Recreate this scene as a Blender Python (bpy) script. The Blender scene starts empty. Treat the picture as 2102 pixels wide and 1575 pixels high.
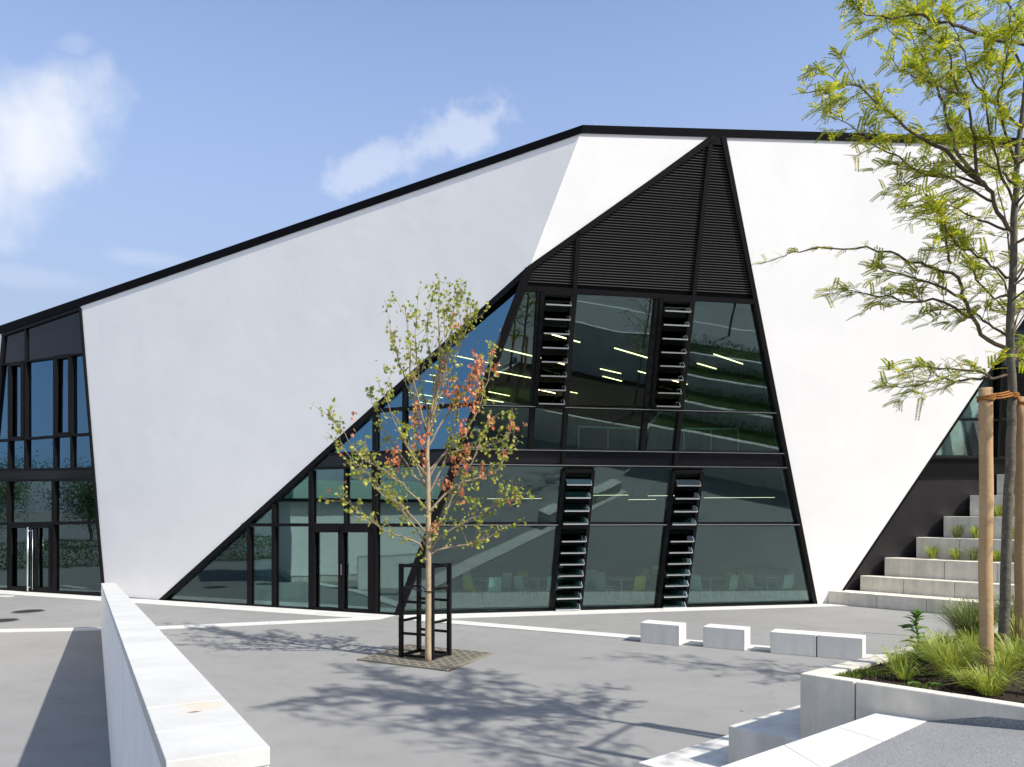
import bpy, math, random
from mathutils import Vector, Matrix, noise as mnoise
R = math.radians
SC = bpy.context.scene
COL = SC.collection
rnd = random.Random(7)

# ------------------------------------------------------------------ camera
F = 1600.0; CX = 1051.0; HY = 1038.0; CAMZ = 3.0     # focal length and horizon of the photograph, in its pixels
cd = bpy.data.cameras.new('camera'); cam = bpy.data.objects.new('camera', cd); COL.objects.link(cam)
cam.location = (0, 0, CAMZ); cam.rotation_euler = (R(90), 0, 0)
cd.sensor_width = 36; cd.lens = 36 * F / 2102; cd.shift_y = 250.5 / 2102
cd.clip_start = 0.05; cd.clip_end = 3000
SC.camera = cam

# ------------------------------------------------------------------ light
TO_SUN = Vector((0.88, -0.56, 1.0)).normalized()
w = bpy.data.worlds.new('World'); SC.world = w; w.use_nodes = True
nt = w.node_tree; nt.nodes.clear()
def N(t, **k):
    n = nt.nodes.new(t)
    for a, b in k.items(): setattr(n, a, b)
    return n
def L(a, b): nt.links.new(a, b)
out = N('ShaderNodeOutputWorld'); bg = N('ShaderNodeBackground'); L(bg.outputs[0], out.inputs[0])
sky = N('ShaderNodeTexSky', sky_type='NISHITA'); sky.sun_disc = False
sky.sun_elevation = math.asin(TO_SUN.z); sky.sun_rotation = math.atan2(TO_SUN.x, TO_SUN.y)
sky.air_density = 1.0; sky.dust_density = 0.9; sky.ozone_density = 2.5
bg.inputs[1].default_value = 0.122
def M(op, a, b=None, c=None, clamp=False):
    n = N('ShaderNodeMath', operation=op); n.use_clamp = clamp
    for i, v in enumerate((a, b, c)):
        if v is None: continue
        if isinstance(v, (int, float)): n.inputs[i].default_value = v
        else: L(v, n.inputs[i])
    return n.outputs[0]
tc = N('ShaderNodeTexCoord'); sep = N('ShaderNodeSeparateXYZ'); L(tc.outputs['Generated'], sep.inputs[0])
yy = M('MAXIMUM', sep.outputs[1], 0.05)
uu = M('DIVIDE', sep.outputs[0], yy); vv = M('DIVIDE', sep.outputs[2], yy)
nz = N('ShaderNodeTexNoise'); nz.inputs['Scale'].default_value = 9; nz.inputs['Detail'].default_value = 9; nz.inputs['Roughness'].default_value = 0.55
L(tc.outputs['Generated'], nz.inputs['Vector'])
nz2 = N('ShaderNodeTexNoise'); nz2.inputs['Scale'].default_value = 24; nz2.inputs['Detail'].default_value = 8; nz2.inputs['Roughness'].default_value = 0.6
L(tc.outputs['Generated'], nz2.inputs['Vector'])
def blob(px, py, rx, ry, rot, dens, nsrc, nk):
    cu, cv = (px - CX) / F, (HY - py) / F
    du = M('SUBTRACT', uu, cu); dv = M('SUBTRACT', vv, cv)
    c, s = math.cos(rot), math.sin(rot)
    a = M('ADD', M('MULTIPLY', du, c), M('MULTIPLY', dv, s)); b = M('SUBTRACT', M('MULTIPLY', dv, c), M('MULTIPLY', du, s))
    a = M('DIVIDE', a, rx / F); b = M('DIVIDE', b, ry / F)
    r = M('SQRT', M('ADD', M('MULTIPLY', a, a), M('MULTIPLY', b, b)))
    v = M('SUBTRACT', 1.0, r)
    v = M('ADD', v, M('MULTIPLY', M('SUBTRACT', nsrc, 0.5), nk))
    n = N('ShaderNodeMapRange'); n.interpolation_type = 'SMOOTHSTEP'; L(v, n.inputs[0]); n.inputs[1].default_value = 0.0; n.inputs[2].default_value = 0.75
    return M('MULTIPLY', n.outputs[0], dens)
n1, n2 = nz.outputs[0], nz2.outputs[0]
masks = [blob(55, 285, 235, 220, -0.1, 0.9, n1, 1.5), blob(-60, 330, 200, 190, 0, .8, n1, 1.0),
         blob(935, 275, 160, 75, 0.34, 0.42, n2, 2.0), blob(740, 350, 140, 52, 0.4, 0.38, n2, 2.0),
         blob(60, 570, 180, 32, -0.1, 0.14, n1, 1.5), blob(300, 530, 120, 28, -.1, 0.18, n1, 1.5),
         blob(150, 90, 60, 30, 0, 0.15, n2, 2.0)]
cm = masks[0]
for m_ in masks[1:]: cm = M('MAXIMUM', cm, m_)
front = M('GREATER_THAN', sep.outputs[1], 0.06)
cm = M('MULTIPLY', cm, front)
nz3 = N('ShaderNodeTexNoise'); nz3.inputs['Scale'].default_value = 2.6; nz3.inputs['Detail'].default_value = 8
L(tc.outputs['Generated'], nz3.inputs['Vector'])
back = M('MULTIPLY', M('MULTIPLY', M('SUBTRACT', nz3.outputs[0], 0.52, clamp=True), 3.0, clamp=True), M('LESS_THAN', sep.outputs[1], 0.0))
cm = M('MAXIMUM', cm, M('MULTIPLY', back, 0.6))
hz = N('ShaderNodeMapRange'); L(sep.outputs[2], hz.inputs[0]); hz.inputs[1].default_value = 0.18; hz.inputs[2].default_value = 0.55; hz.inputs[3].default_value = 0.80; hz.inputs[4].default_value = 0.20
hzm = N('ShaderNodeMixRGB'); L(hz.outputs[0], hzm.inputs[0]); L(sky.outputs[0], hzm.inputs[1]); hc = N('ShaderNodeMapRange'); L(sep.outputs[2], hc.inputs[0]); hc.inputs[1].default_value = 0.22; hc.inputs[2].default_value = 0.55
hcm = N('ShaderNodeMixRGB'); L(hc.outputs[0], hcm.inputs[0]); hcm.inputs[1].default_value = (2.35, 2.75, 3.7, 1); hcm.inputs[2].default_value = (3.1, 4.0, 6.6, 1); L(hcm.outputs[0], hzm.inputs[2])
mx = N('ShaderNodeMixRGB'); L(cm, mx.inputs[0]); L(hzm.outputs[0], mx.inputs[1]); mx.inputs[2].default_value = (4.9, 5.05, 5.4, 1)
L(mx.outputs[0], bg.inputs[0])

sd = bpy.data.lights.new('sun', 'SUN'); so = bpy.data.objects.new('sun', sd); COL.objects.link(so)
sd.energy = 4.2; sd.angle = R(0.75); sd.color = (1.0, 0.965, 0.90)
so.rotation_euler = TO_SUN.to_track_quat('Z', 'Y').to_euler()
SC.view_settings.view_transform = 'Standard'; SC.view_settings.look = 'None'
SC.view_settings.exposure = 0.67; SC.view_settings.gamma = 1.0

# ------------------------------------------------------------------ materials
def mat(name, base, rough=0.7, metal=0.0, spec=0.5, var=None, scale=4.0, bump=0.0, bscale=60.0, bdist=0.01, detail=6.0, extra=None):
    m = bpy.data.materials.new(name); m.use_nodes = True
    t = m.node_tree; p = t.nodes['Principled BSDF']
    p.inputs['Roughness'].default_value = rough; p.inputs['Metallic'].default_value = metal
    p.inputs['Specular IOR Level'].default_value = spec
    p.inputs['Base Color'].default_value = (*base, 1)
    co = t.nodes.new('ShaderNodeTexCoord')
    if var:
        n = t.nodes.new('ShaderNodeTexNoise'); n.inputs['Scale'].default_value = scale; n.inputs['Detail'].default_value = detail; n.inputs['Roughness'].default_value = 0.65
        t.links.new(co.outputs['Object'], n.inputs['Vector'])
        r = t.nodes.new('ShaderNodeValToRGB'); r.color_ramp.elements[0].position = 0.3; r.color_ramp.elements[1].position = 0.7
        r.color_ramp.elements[0].color = (*var, 1); r.color_ramp.elements[1].color = (*base, 1)
        t.links.new(n.outputs[0], r.inputs[0]); t.links.new(r.outputs[0], p.inputs['Base Color'])
    if bump:
        b = t.nodes.new('ShaderNodeBump'); b.inputs['Strength'].default_value = bump; b.inputs['Distance'].default_value = bdist
        n = t.nodes.new('ShaderNodeTexNoise'); n.inputs['Scale'].default_value = bscale; n.inputs['Detail'].default_value = 5
        t.links.new(co.outputs['Object'], n.inputs['Vector']); t.links.new(n.outputs[0], b.inputs['Height']); t.links.new(b.outputs[0], p.inputs['Normal'])
    return m

def asphalt(name, c1, c2, speck):
    m = bpy.data.materials.new(name); m.use_nodes = True; t = m.node_tree; p = t.nodes['Principled BSDF']; p.inputs['Roughness'].default_value = 0.85
    p.inputs['Specular IOR Level'].default_value = 0.3
    co = t.nodes.new('ShaderNodeTexCoord')
    def nn(s, d=5, r=.6):
        n = t.nodes.new('ShaderNodeTexNoise'); n.inputs['Scale'].default_value = s; n.inputs['Detail'].default_value = d; n.inputs['Roughness'].default_value = r
        t.links.new(co.outputs['Object'], n.inputs['Vector']); return n
    a = nn(0.35, 7); b = nn(90, 3, .8)
    r = t.nodes.new('ShaderNodeValToRGB'); r.color_ramp.elements[0].position = .35; r.color_ramp.elements[1].position = .68
    r.color_ramp.elements[0].color = (*c1, 1); r.color_ramp.elements[1].color = (*c2, 1); t.links.new(a.outputs[0], r.inputs[0])
    r2 = t.nodes.new('ShaderNodeValToRGB'); r2.color_ramp.elements[0].position = .33; r2.color_ramp.elements[1].position = .67
    r2.color_ramp.elements[0].color = (1 - speck * 1.8, 1 - speck * 1.8, 1 - speck * 1.8, 1); r2.color_ramp.elements[1].color = (1 + speck, 1 + speck, 1 + speck, 1); t.links.new(b.outputs[0], r2.inputs[0])
    mm = t.nodes.new('ShaderNodeMixRGB'); mm.blend_type = 'MULTIPLY'; mm.inputs[0].default_value = 1; t.links.new(r.outputs[0], mm.inputs[1]); t.links.new(r2.outputs[0], mm.inputs[2])
    # worn paths and faint tyre scuffs
    mp = t.nodes.new('ShaderNodeMapping'); mp.inputs['Scale'].default_value = (.6, 1.1, 1); mp.inputs['Rotation'].default_value = (0, 0, .5); t.links.new(co.outputs['Object'], mp.inputs[0])
    s = t.nodes.new('ShaderNodeTexNoise'); s.inputs['Scale'].default_value = 1.3; s.inputs['Detail'].default_value = 6; t.links.new(mp.outputs[0], s.inputs['Vector'])
    r3 = t.nodes.new('ShaderNodeValToRGB'); r3.color_ramp.elements[0].position = .3; r3.color_ramp.elements[1].position = .62
    r3.color_ramp.elements[0].color = (.95, .95, .955, 1); r3.color_ramp.elements[1].color = (1, 1, 1, 1); t.links.new(s.outputs[0], r3.inputs[0])
    m3 = t.nodes.new('ShaderNodeMixRGB'); m3.blend_type = 'MULTIPLY'; m3.inputs[0].default_value = 1; t.links.new(mm.outputs[0], m3.inputs[1]); t.links.new(r3.outputs[0], m3.inputs[2])
    vo = t.nodes.new('ShaderNodeTexVoronoi'); vo.inputs['Scale'].default_value = 2.6; t.links.new(co.outputs['Object'], vo.inputs['Vector'])
    r5 = t.nodes.new('ShaderNodeValToRGB'); r5.color_ramp.elements[0].position = .03; r5.color_ramp.elements[1].position = .06; r5.color_ramp.elements[0].color = (.6, .59, .58, 1); r5.color_ramp.elements[1].color = (1, 1, 1, 1); t.links.new(vo.outputs['Distance'], r5.inputs[0])
    st_ = nn(1.7, 8, .7); r6 = t.nodes.new('ShaderNodeValToRGB'); r6.color_ramp.elements[0].position = .28; r6.color_ramp.elements[1].position = .5; r6.color_ramp.elements[0].color = (.88, .87, .86, 1); r6.color_ramp.elements[1].color = (1, 1, 1, 1); t.links.new(st_.outputs[0], r6.inputs[0])
    cur = m3.outputs[0]
    for rr_ in (r5, r6):
        q_ = t.nodes.new('ShaderNodeMixRGB'); q_.blend_type = 'MULTIPLY'; q_.inputs[0].default_value = 1; t.links.new(cur, q_.inputs[1]); t.links.new(rr_.outputs[0], q_.inputs[2]); cur = q_.outputs[0]
    t.links.new(cur, p.inputs['Base Color'])
    bp = t.nodes.new('ShaderNodeBump'); bp.inputs['Strength'].default_value = .5; bp.inputs['Distance'].default_value = .004; t.links.new(b.outputs[0], bp.inputs['Height']); t.links.new(bp.outputs[0], p.inputs['Normal'])
    return m

def plaster(name, base, var):
    m = bpy.data.materials.new(name); m.use_nodes = True; t = m.node_tree; p = t.nodes['Principled BSDF']; p.inputs['Roughness'].default_value = 0.9
    p.inputs['Specular IOR Level'].default_value = 0.2
    co = t.nodes.new('ShaderNodeTexCoord')
    def nn(s, d=5, r=.6):
        n = t.nodes.new('ShaderNodeTexNoise'); n.inputs['Scale'].default_value = s; n.inputs['Detail'].default_value = d; n.inputs['Roughness'].default_value = r
        t.links.new(co.outputs['Object'], n.inputs['Vector']); return n
    a = nn(0.5, 6); r = t.nodes.new('ShaderNodeValToRGB'); r.color_ramp.elements[0].position = .3; r.color_ramp.elements[1].position = .65
    r.color_ramp.elements[0].color = (*var, 1); r.color_ramp.elements[1].color = (*base, 1); t.links.new(a.outputs[0], r.inputs[0]); t.links.new(r.outputs[0], p.inputs['Base Color'])
    b1 = t.nodes.new('ShaderNodeBump'); b1.inputs['Strength'].default_value = .35; b1.inputs['Distance'].default_value = .03; t.links.new(nn(1.1, 4, .5).outputs[0], b1.inputs['Height'])
    b2 = t.nodes.new('ShaderNodeBump'); b2.inputs['Strength'].default_value = .25; b2.inputs['Distance'].default_value = .004; t.links.new(nn(45, 4).outputs[0], b2.inputs['Height'])
    t.links.new(b1.outputs[0], b2.inputs['Normal']); t.links.new(b2.outputs[0], p.inputs['Normal'])
    return m

def concrete(name, base, dark, streak=True, spots=0.0):
    m = bpy.data.materials.new(name); m.use_nodes = True; t = m.node_tree; p = t.nodes['Principled BSDF']; p.inputs['Roughness'].default_value = 0.85
    p.inputs['Specular IOR Level'].default_value = 0.3
    co = t.nodes.new('ShaderNodeTexCoord')
    def nn(s, d=6, r=.6, v=None):
        n = t.nodes.new('ShaderNodeTexNoise'); n.inputs['Scale'].default_value = s; n.inputs['Detail'].default_value = d; n.inputs['Roughness'].default_value = r
        t.links.new(v or co.outputs['Object'], n.inputs['Vector']); return n
    a = nn(2.2, 8, .65); r = t.nodes.new('ShaderNodeValToRGB'); r.color_ramp.elements[0].position = .32; r.color_ramp.elements[1].position = .62
    r.color_ramp.elements[0].color = (*dark, 1); r.color_ramp.elements[1].color = (*base, 1); t.links.new(a.outputs[0], r.inputs[0]); cur = r.outputs[0]
    if streak:
        mp = t.nodes.new('ShaderNodeMapping'); mp.inputs['Scale'].default_value = (5, 5, .5); t.links.new(co.outputs['Object'], mp.inputs[0])
        s = nn(1.0, 6, .6, mp.outputs[0]); r2 = t.nodes.new('ShaderNodeValToRGB'); r2.color_ramp.elements[0].position = .35; r2.color_ramp.elements[1].position = .6
        r2.color_ramp.elements[0].color = (.84, .84, .82, 1); r2.color_ramp.elements[1].color = (1, 1, 1, 1); t.links.new(s.outputs[0], r2.inputs[0])
        mm = t.nodes.new('ShaderNodeMixRGB'); mm.blend_type = 'MULTIPLY'; mm.inputs[0].default_value = 1; t.links.new(cur, mm.inputs[1]); t.links.new(r2.outputs[0], mm.inputs[2]); cur = mm.outputs[0]
    # pin holes
    v = t.nodes.new('ShaderNodeTexVoronoi'); v.inputs['Scale'].default_value = 9; t.links.new(co.outputs['Object'], v.inputs['Vector'])
    r4 = t.nodes.new('ShaderNodeValToRGB'); r4.color_ramp.elements[0].position = .035; r4.color_ramp.elements[1].position = .06
    r4.color_ramp.elements[0].color = (.55, .55, .53, 1); r4.color_ramp.elements[1].color = (1, 1, 1, 1); t.links.new(v.outputs['Distance'], r4.inputs[0])
    m4 = t.nodes.new('ShaderNodeMixRGB'); m4.blend_type = 'MULTIPLY'; m4.inputs[0].default_value = .8; t.links.new(cur, m4.inputs[1]); t.links.new(r4.outputs[0], m4.inputs[2])
    cur = m4.outputs[0]
    t.links.new(cur, p.inputs['Base Color'])
    b = t.nodes.new('ShaderNodeBump'); b.inputs['Strength'].default_value = .3; b.inputs['Distance'].default_value = .004; t.links.new(nn(70, 4).outputs[0], b.inputs['Height']); t.links.new(b.outputs[0], p.inputs['Normal'])
    m['cur'] = 1
    return m

def glass(name, tint, refl, base_r=0.1, gain=1.6, wave=0.0, wscale=0.5):
    m = bpy.data.materials.new(name); m.use_nodes = True; t = m.node_tree; t.nodes.clear()
    o = t.nodes.new('ShaderNodeOutputMaterial'); mix = t.nodes.new('ShaderNodeMixShader'); tr = t.nodes.new('ShaderNodeBsdfTransparent'); gl = t.nodes.new('ShaderNodeBsdfGlossy')
    tr.inputs[0].default_value = (*tint, 1); gl.inputs[0].default_value = (*refl, 1); gl.inputs['Roughness'].default_value = 0.0
    fr = t.nodes.new('ShaderNodeFresnel'); fr.inputs[0].default_value = 1.5
    mm = t.nodes.new('ShaderNodeMath'); mm.operation = 'MULTIPLY_ADD'; mm.use_clamp = True; mm.inputs[1].default_value = gain; mm.inputs[2].default_value = base_r
    t.links.new(fr.outputs[0], mm.inputs[0]); t.links.new(mm.outputs[0], mix.inputs[0]); t.links.new(tr.outputs[0], mix.inputs[1]); t.links.new(gl.outputs[0], mix.inputs[2]); t.links.new(mix.outputs[0], o.inputs[0])
    if wave:
        co = t.nodes.new('ShaderNodeTexCoord'); n = t.nodes.new('ShaderNodeTexNoise'); n.inputs['Scale'].default_value = wscale; n.inputs['Detail'].default_value = 1
        b = t.nodes.new('ShaderNodeBump'); b.inputs['Strength'].default_value = 1; b.inputs['Distance'].default_value = wave
        t.links.new(co.outputs['Object'], n.inputs['Vector']); t.links.new(n.outputs[0], b.inputs['Height']); t.links.new(b.outputs[0], gl.inputs['Normal'])
    return m

def leafmat(name, cols, trans=0.35, rough=0.5):
    m = bpy.data.materials.new(name); m.use_nodes = True; t = m.node_tree; p = t.nodes['Principled BSDF']; o = t.nodes['Material Output']
    p.inputs['Roughness'].default_value = rough
    g = t.nodes.new('ShaderNodeNewGeometry'); r = t.nodes.new('ShaderNodeValToRGB')
    e = r.color_ramp.elements; e[0].position = 0; e[0].color = (*cols[0], 1); e[1].position = 1; e[1].color = (*cols[-1], 1)
    for i, c in enumerate(cols[1:-1]): q = e.new((i + 1) / (len(cols) - 1)); q.color = (*c, 1)
    t.links.new(g.outputs['Random Per Island'], r.inputs[0]); t.links.new(r.outputs[0], p.inputs['Base Color'])
    tr = t.nodes.new('ShaderNodeBsdfTranslucent'); t.links.new(r.outputs[0], tr.inputs[0]); mx = t.nodes.new('ShaderNodeMixShader'); mx.inputs[0].default_value = trans
    t.links.new(p.outputs[0], mx.inputs[1]); t.links.new(tr.outputs[0], mx.inputs[2]); t.links.new(mx.outputs[0], o.inputs[0])
    return m

def emit(name, c, s):
    m = bpy.data.materials.new(name); m.use_nodes = True; p = m.node_tree.nodes['Principled BSDF']
    p.inputs['Base Color'].default_value = (*c, 1); p.inputs['Emission Color'].default_value = (*c, 1); p.inputs['Emission Strength'].default_value = s
    return m

ASPH = asphalt('asphalt', (.254, .248, .236), (.284, .277, .263), .16)
ASPH2 = asphalt('asphalt_path', (.235, .235, .235), (.275, .275, .272), .32)
WHITE = plaster('white_plaster', (.87, .84, .80), (.825, .798, .765))
STRIP = concrete('white_paving', (.60, .58, .54), (.52, .505, .47), streak=False)
WALLC = concrete('white_concrete', (.88, .86, .82), (.78, .765, .72), streak=False)
CONC = concrete('pale_concrete', (.71, .655, .55), (.56, .52, .44))
CONCB = concrete('block_concrete', (.68, .655, .60), (.60, .58, .535))
BLACK = mat('black_metal', (.006, .0055, .006), .45, 0.0, .12, var=(.009, .008, .008), scale=2)
FASC = mat('black_fascia', (.0022, .0022, .003), .6, 0.0, .08, var=(.004, .0035, .005), scale=.6)
PANEL = mat('dark_panel', (.026, .023, .025), .5, 0, .25, var=(.018, .016, .018), scale=1.4, bump=.15, bscale=8)
SPAN = mat('spandrel_glass', (.008, .008, .012), .12, 0, .4)
SLATM = mat('louvre_metal', (.11, .105, .10), .4, .3, .4)
ALU = mat('aluminium', (.75, .76, .78), .25, .9)
EDGE = mat('glass_edge_frame', (.30, .31, .33), .3, .7)
GLA = glass('sky_reflection_glass_front', (.70, .82, .77), (.36, .68, 1.0), .19, 1.3, .004, .8)  # upper panes: blue of the mirrored sky painted into the reflection colour
GLC = glass('lower_glass_front', (.62, .76, .72), (.62, .84, .86), .12, 1.25, .004, .8)  # lower panes: same glass, without the painted sky blue
GLB = glass('tinted_glass_leaning', (.74, .87, .83), (.76, .93, .96), .06, 1.2, .006, .55)
GLS = glass('slat_glass', (.40, .55, .50), (.6, .75, .72), .05, 1.0)
IFLOOR = mat('interior_floor', (.50, .50, .46), .5, 0, .4, var=(.42, .42, .39), scale=1.5)
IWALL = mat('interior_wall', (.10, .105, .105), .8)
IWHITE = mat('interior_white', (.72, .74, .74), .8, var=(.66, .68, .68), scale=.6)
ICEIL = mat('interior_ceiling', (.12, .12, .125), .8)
LAMP = emit('lamp_tube', (1.0, .86, .42), 3.2)
LAMP2 = emit('pendant_tube', (1.0, .93, .66), 1.6)
CHW = mat('chair_shell_white', (.80, .88, .78), .4); CHY = mat('chair_shell_yellow', (.75, .72, .06), .4)
CHROME = mat('chair_leg_steel', (.6, .6, .6), .3, .9)
GRATE = mat('grate_metal', (.24, .215, .165), .65, .1, .4, var=(.17, .15, .115), scale=8)
IRON = mat('cast_iron', (.035, .037, .035), .6, .4)
SOIL = mat('soil', (.052, .034, .022), .95, 0, .2, var=(.02, .013, .009), scale=22, bump=1, bscale=45, bdist=.03)
BARK1 = mat('pale_bark', (.42, .33, .21), .85, 0, .2, var=(.26, .20, .13), scale=9, bump=.6, bscale=35)
TWIG1 = mat('twig_bark', (.34, .27, .19), .85, 0, .2, var=(.20, .15, .10), scale=20)
BARK2 = mat('dark_bark', (.17, .15, .115), .85, 0, .2, var=(.07, .06, .045), scale=14, bump=.8, bscale=40)
TWIG2 = mat('dark_twig', (.10, .075, .05), .8, 0, .2)
WOOD = mat('stake_wood', (.50, .335, .175), .75, 0, .2, var=(.36, .22, .105), scale=5, bump=.4, bscale=28)
ROPE = mat('coir_rope', (.38, .17, .05), .9, 0, .1, var=(.22, .09, .025), scale=60, bump=1, bscale=90)
LEAFG = leafmat('maple_leaf_green', [(.20, .26, .03), (.30, .35, .04), (.46, .44, .06), (.24, .29, .04), (.55, .46, .10)], .4)
LEAFR = leafmat('maple_leaf_red', [(.60, .20, .08), (.42, .11, .05), (.66, .33, .16), (.55, .16, .07)], .3)
LOC = leafmat('locust_leaflet', [(.12, .20, .012), (.22, .32, .016), (.36, .43, .022), (.15, .24, .012), (.74, .60, .03), (.26, .35, .018), (.50, .50, .028), (.92, .68, .05)], .48)
GRASS = leafmat('grass_blade', [(.20, .28, .035), (.32, .39, .05), (.48, .48, .09), (.27, .33, .05)], .4)
GRASS2 = leafmat('dry_grass_blade', [(.16, .20, .05), (.24, .26, .09), (.12, .17, .04)], .3)
WEED = leafmat('weed_leaf', [(.07, .15, .02), (.10, .20, .03), (.16, .26, .04)], .25)
MOSS = leafmat('moss', [(.10, .15, .015), (.16, .21, .02)], .2)
TREEL = leafmat('tree_leaf', [(.04, .08, .015), (.06, .11, .02), (.10, .15, .03)], .2)
DRYL = leafmat('fallen_leaf', [(.45, .33, .12), (.38, .34, .10)], .2)
LAWN = mat('lawn', (.06, .11, .025), .9, 0, .2, var=(.035, .07, .015), scale=2, bump=1, bscale=20, bdist=.1)
RUBBER = mat('black_joint', (.02, .02, .02), .8)

# ------------------------------------------------------------------ mesh helpers
class MB:
    def __init__(s): s.v = []; s.f = []
    def add(s, vs, fs):
        o = len(s.v); s.v += [tuple(v) for v in vs]; s.f += [tuple(i + o for i in f) for f in fs]
    def prism(s, bot, top):
        n = len(bot)
        s.add(list(bot) + list(top), [tuple(range(n - 1, -1, -1)), tuple(range(n, 2 * n))] + [(i, (i + 1) % n, n + (i + 1) % n, n + i) for i in range(n)])
    def box(s, x0, x1, y0, y1, z0, z1):
        s.prism([(x0, y0, z0), (x1, y0, z0), (x1, y1, z0), (x0, y1, z0)], [(x0, y0, z1), (x1, y0, z1), (x1, y1, z1), (x0, y1, z1)])
    def bar(s, a, b, w, h, up=(0, 0, 1)):
        a, b = Vector(a), Vector(b); d = (b - a).normalized(); u = Vector(up)
        x = d.cross(u)
        if x.length < 1e-4: x = d.cross(Vector((1, 0, 0)))
        x.normalize(); y = x.cross(d).normalized(); x *= w / 2; y *= h / 2
        s.prism([a - x - y, a + x - y, a + x + y, a - x + y], [b - x - y, b + x - y, b + x + y, b - x + y])
    def tube(s, pts, rad, n=6, cap=True):
        pts = [Vector(p) for p in pts]; o = len(s.v); k = len(pts)
        ref = Vector((0.31, 0.9, 0.1))
        for i, p in enumerate(pts):
            d = (pts[min(i + 1, k - 1)] - pts[max(i - 1, 0)]).normalized()
            x = d.cross(ref); 
            if x.length < 1e-3: x = d.cross(Vector((1, 0, 0)))
            x.normalize(); y = x.cross(d)
            r = rad[i] if isinstance(rad, (list, tuple)) else rad
            for j in range(n):
                a = 2 * math.pi * j / n; s.v.append(tuple(p + x * (math.cos(a) * r) + y * (math.sin(a) * r)))
        for i in range(k - 1):
            for j in range(n):
                s.f.append((o + i * n + j, o + i * n + (j + 1) % n, o + (i + 1) * n + (j + 1) % n, o + (i + 1) * n + j))
        if cap: s.f.append(tuple(o + j for j in range(n))[::-1]); s.f.append(tuple(o + (k - 1) * n + j for j in range(n)))
    def build(s, name, m, parent=None, org=(0, 0, 0), smooth=False, bevel=0):
        me = bpy.data.meshes.new(name); o = Vector(org)
        me.from_pydata([tuple(Vector(v) - o) for v in s.v], [], s.f); me.validate(); me.update()
        if bevel == 0 and not smooth: pass
        ob = bpy.data.objects.new(name, me); COL.objects.link(ob); me.materials.append(m)
        if parent is not None: ob.parent = parent
        else: ob.location = o
        import bmesh
        b = bmesh.new(); b.from_mesh(me); bmesh.ops.recalc_face_normals(b, faces=b.faces) if len(me.polygons) < 60000 and not getattr(s, 'norecalc', False) else None; b.to_mesh(me); b.free()
        if smooth:
            for p in me.polygons: p.use_smooth = True
        if bevel:
            md = ob.modifiers.new('bevel', 'BEVEL'); md.width = bevel; md.segments = 2; md.limit_method = 'ANGLE'
        return ob
def tag(o, label, cat, group=None, kind=None):
    if label: o['label'] = label
    if cat: o['category'] = cat
    if group: o['group'] = group
    if kind: o['kind'] = kind
    return o
def empty(name, loc, label, cat, group=None):
    o = bpy.data.objects.new(name, None); COL.objects.link(o); o.location = loc; o.empty_display_size = .2
    return tag(o, label, cat, group)
def copy_tree(o, parent=None):
    c = o.copy(); COL.objects.link(c)
    if parent is not None: c.parent = parent
    for ch in list(o.children): copy_tree(ch, c)
    return c
def G(px, py, z=0.0):                      # a photo pixel on the level z
    Y = (CAMZ - z) * F / (py - HY); return Vector(((px - CX) / F * Y, Y, z))
def D(px, py, Y):                          # a photo pixel at depth Y
    return Vector(((px - CX) / F * Y, Y, CAMZ + (HY - py) / F * Y))

# ------------------------------------------------------------------ planes of the hall
C0 = G(817, 1262.5); A0 = G(335, 1232)
dA = (C0 - A0).normalized(); nA = Vector((dA.y, -dA.x, 0)); nA = nA if nA.y < 0 else -nA
class Plane:
    def __init__(s, o, n, d):
        s.o = o; s.n = n.normalized(); s.d = d.normalized(); s.u = s.n.cross(s.d).normalized()
        if s.u.z < 0: s.u = -s.u
    def px(s, x, y, off=0.0):
        r = Vector(((x - CX) / F, 1, (HY - y) / F)); c = Vector((0, 0, CAMZ)); t = (s.o - c).dot(s.n) / r.dot(s.n)
        return c + r * t + s.n * off
    def sh(s, x, y): p = s.px(x, y) - s.o; return p.dot(s.d), p.dot(s.u)
    def at(s, a, b, off=0.0): return s.o + s.d * a + s.u * b + s.n * off
PA = Plane(C0, nA, dA)
T = PA.px(1195, 262)
R0 = G(1672, 1240)
nB = (R0 - C0).cross(T - C0); nB = nB if nB.y < 0 else -nB
PB = Plane(C0, nB, R0 - C0)

def poly(mb, pl, pts, d0, d1, px=True):
    f = [pl.px(*p) if px else pl.at(*p) for p in pts]
    mb.prism([p + pl.n * d0 for p in f], [p + pl.n * d1 for p in f])
def pbar(mb, pl, p, q, w, d0=.04, d1=-.16, px=True):
    a = pl.px(*p) if px else pl.at(*p); b = pl.px(*q) if px else pl.at(*q); d = (b - a).normalized(); x = d.cross(pl.n).normalized() * (w / 2)
    f = [a - x, b - x, b + x, a + x]
    mb.prism([v + pl.n * d0 for v in f], [v + pl.n * d1 for v in f])

# ================================================================== THE SETTING
g = MB(); g.add([(-400, -400, 0), (400, -400, 0), (400, 400, 0), (-400, 400, 0)], [(0, 1, 2, 3)])
tag(g.build('ground', ASPH), 'grey asphalt forecourt in front of the white hall', None, kind='structure')

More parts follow.
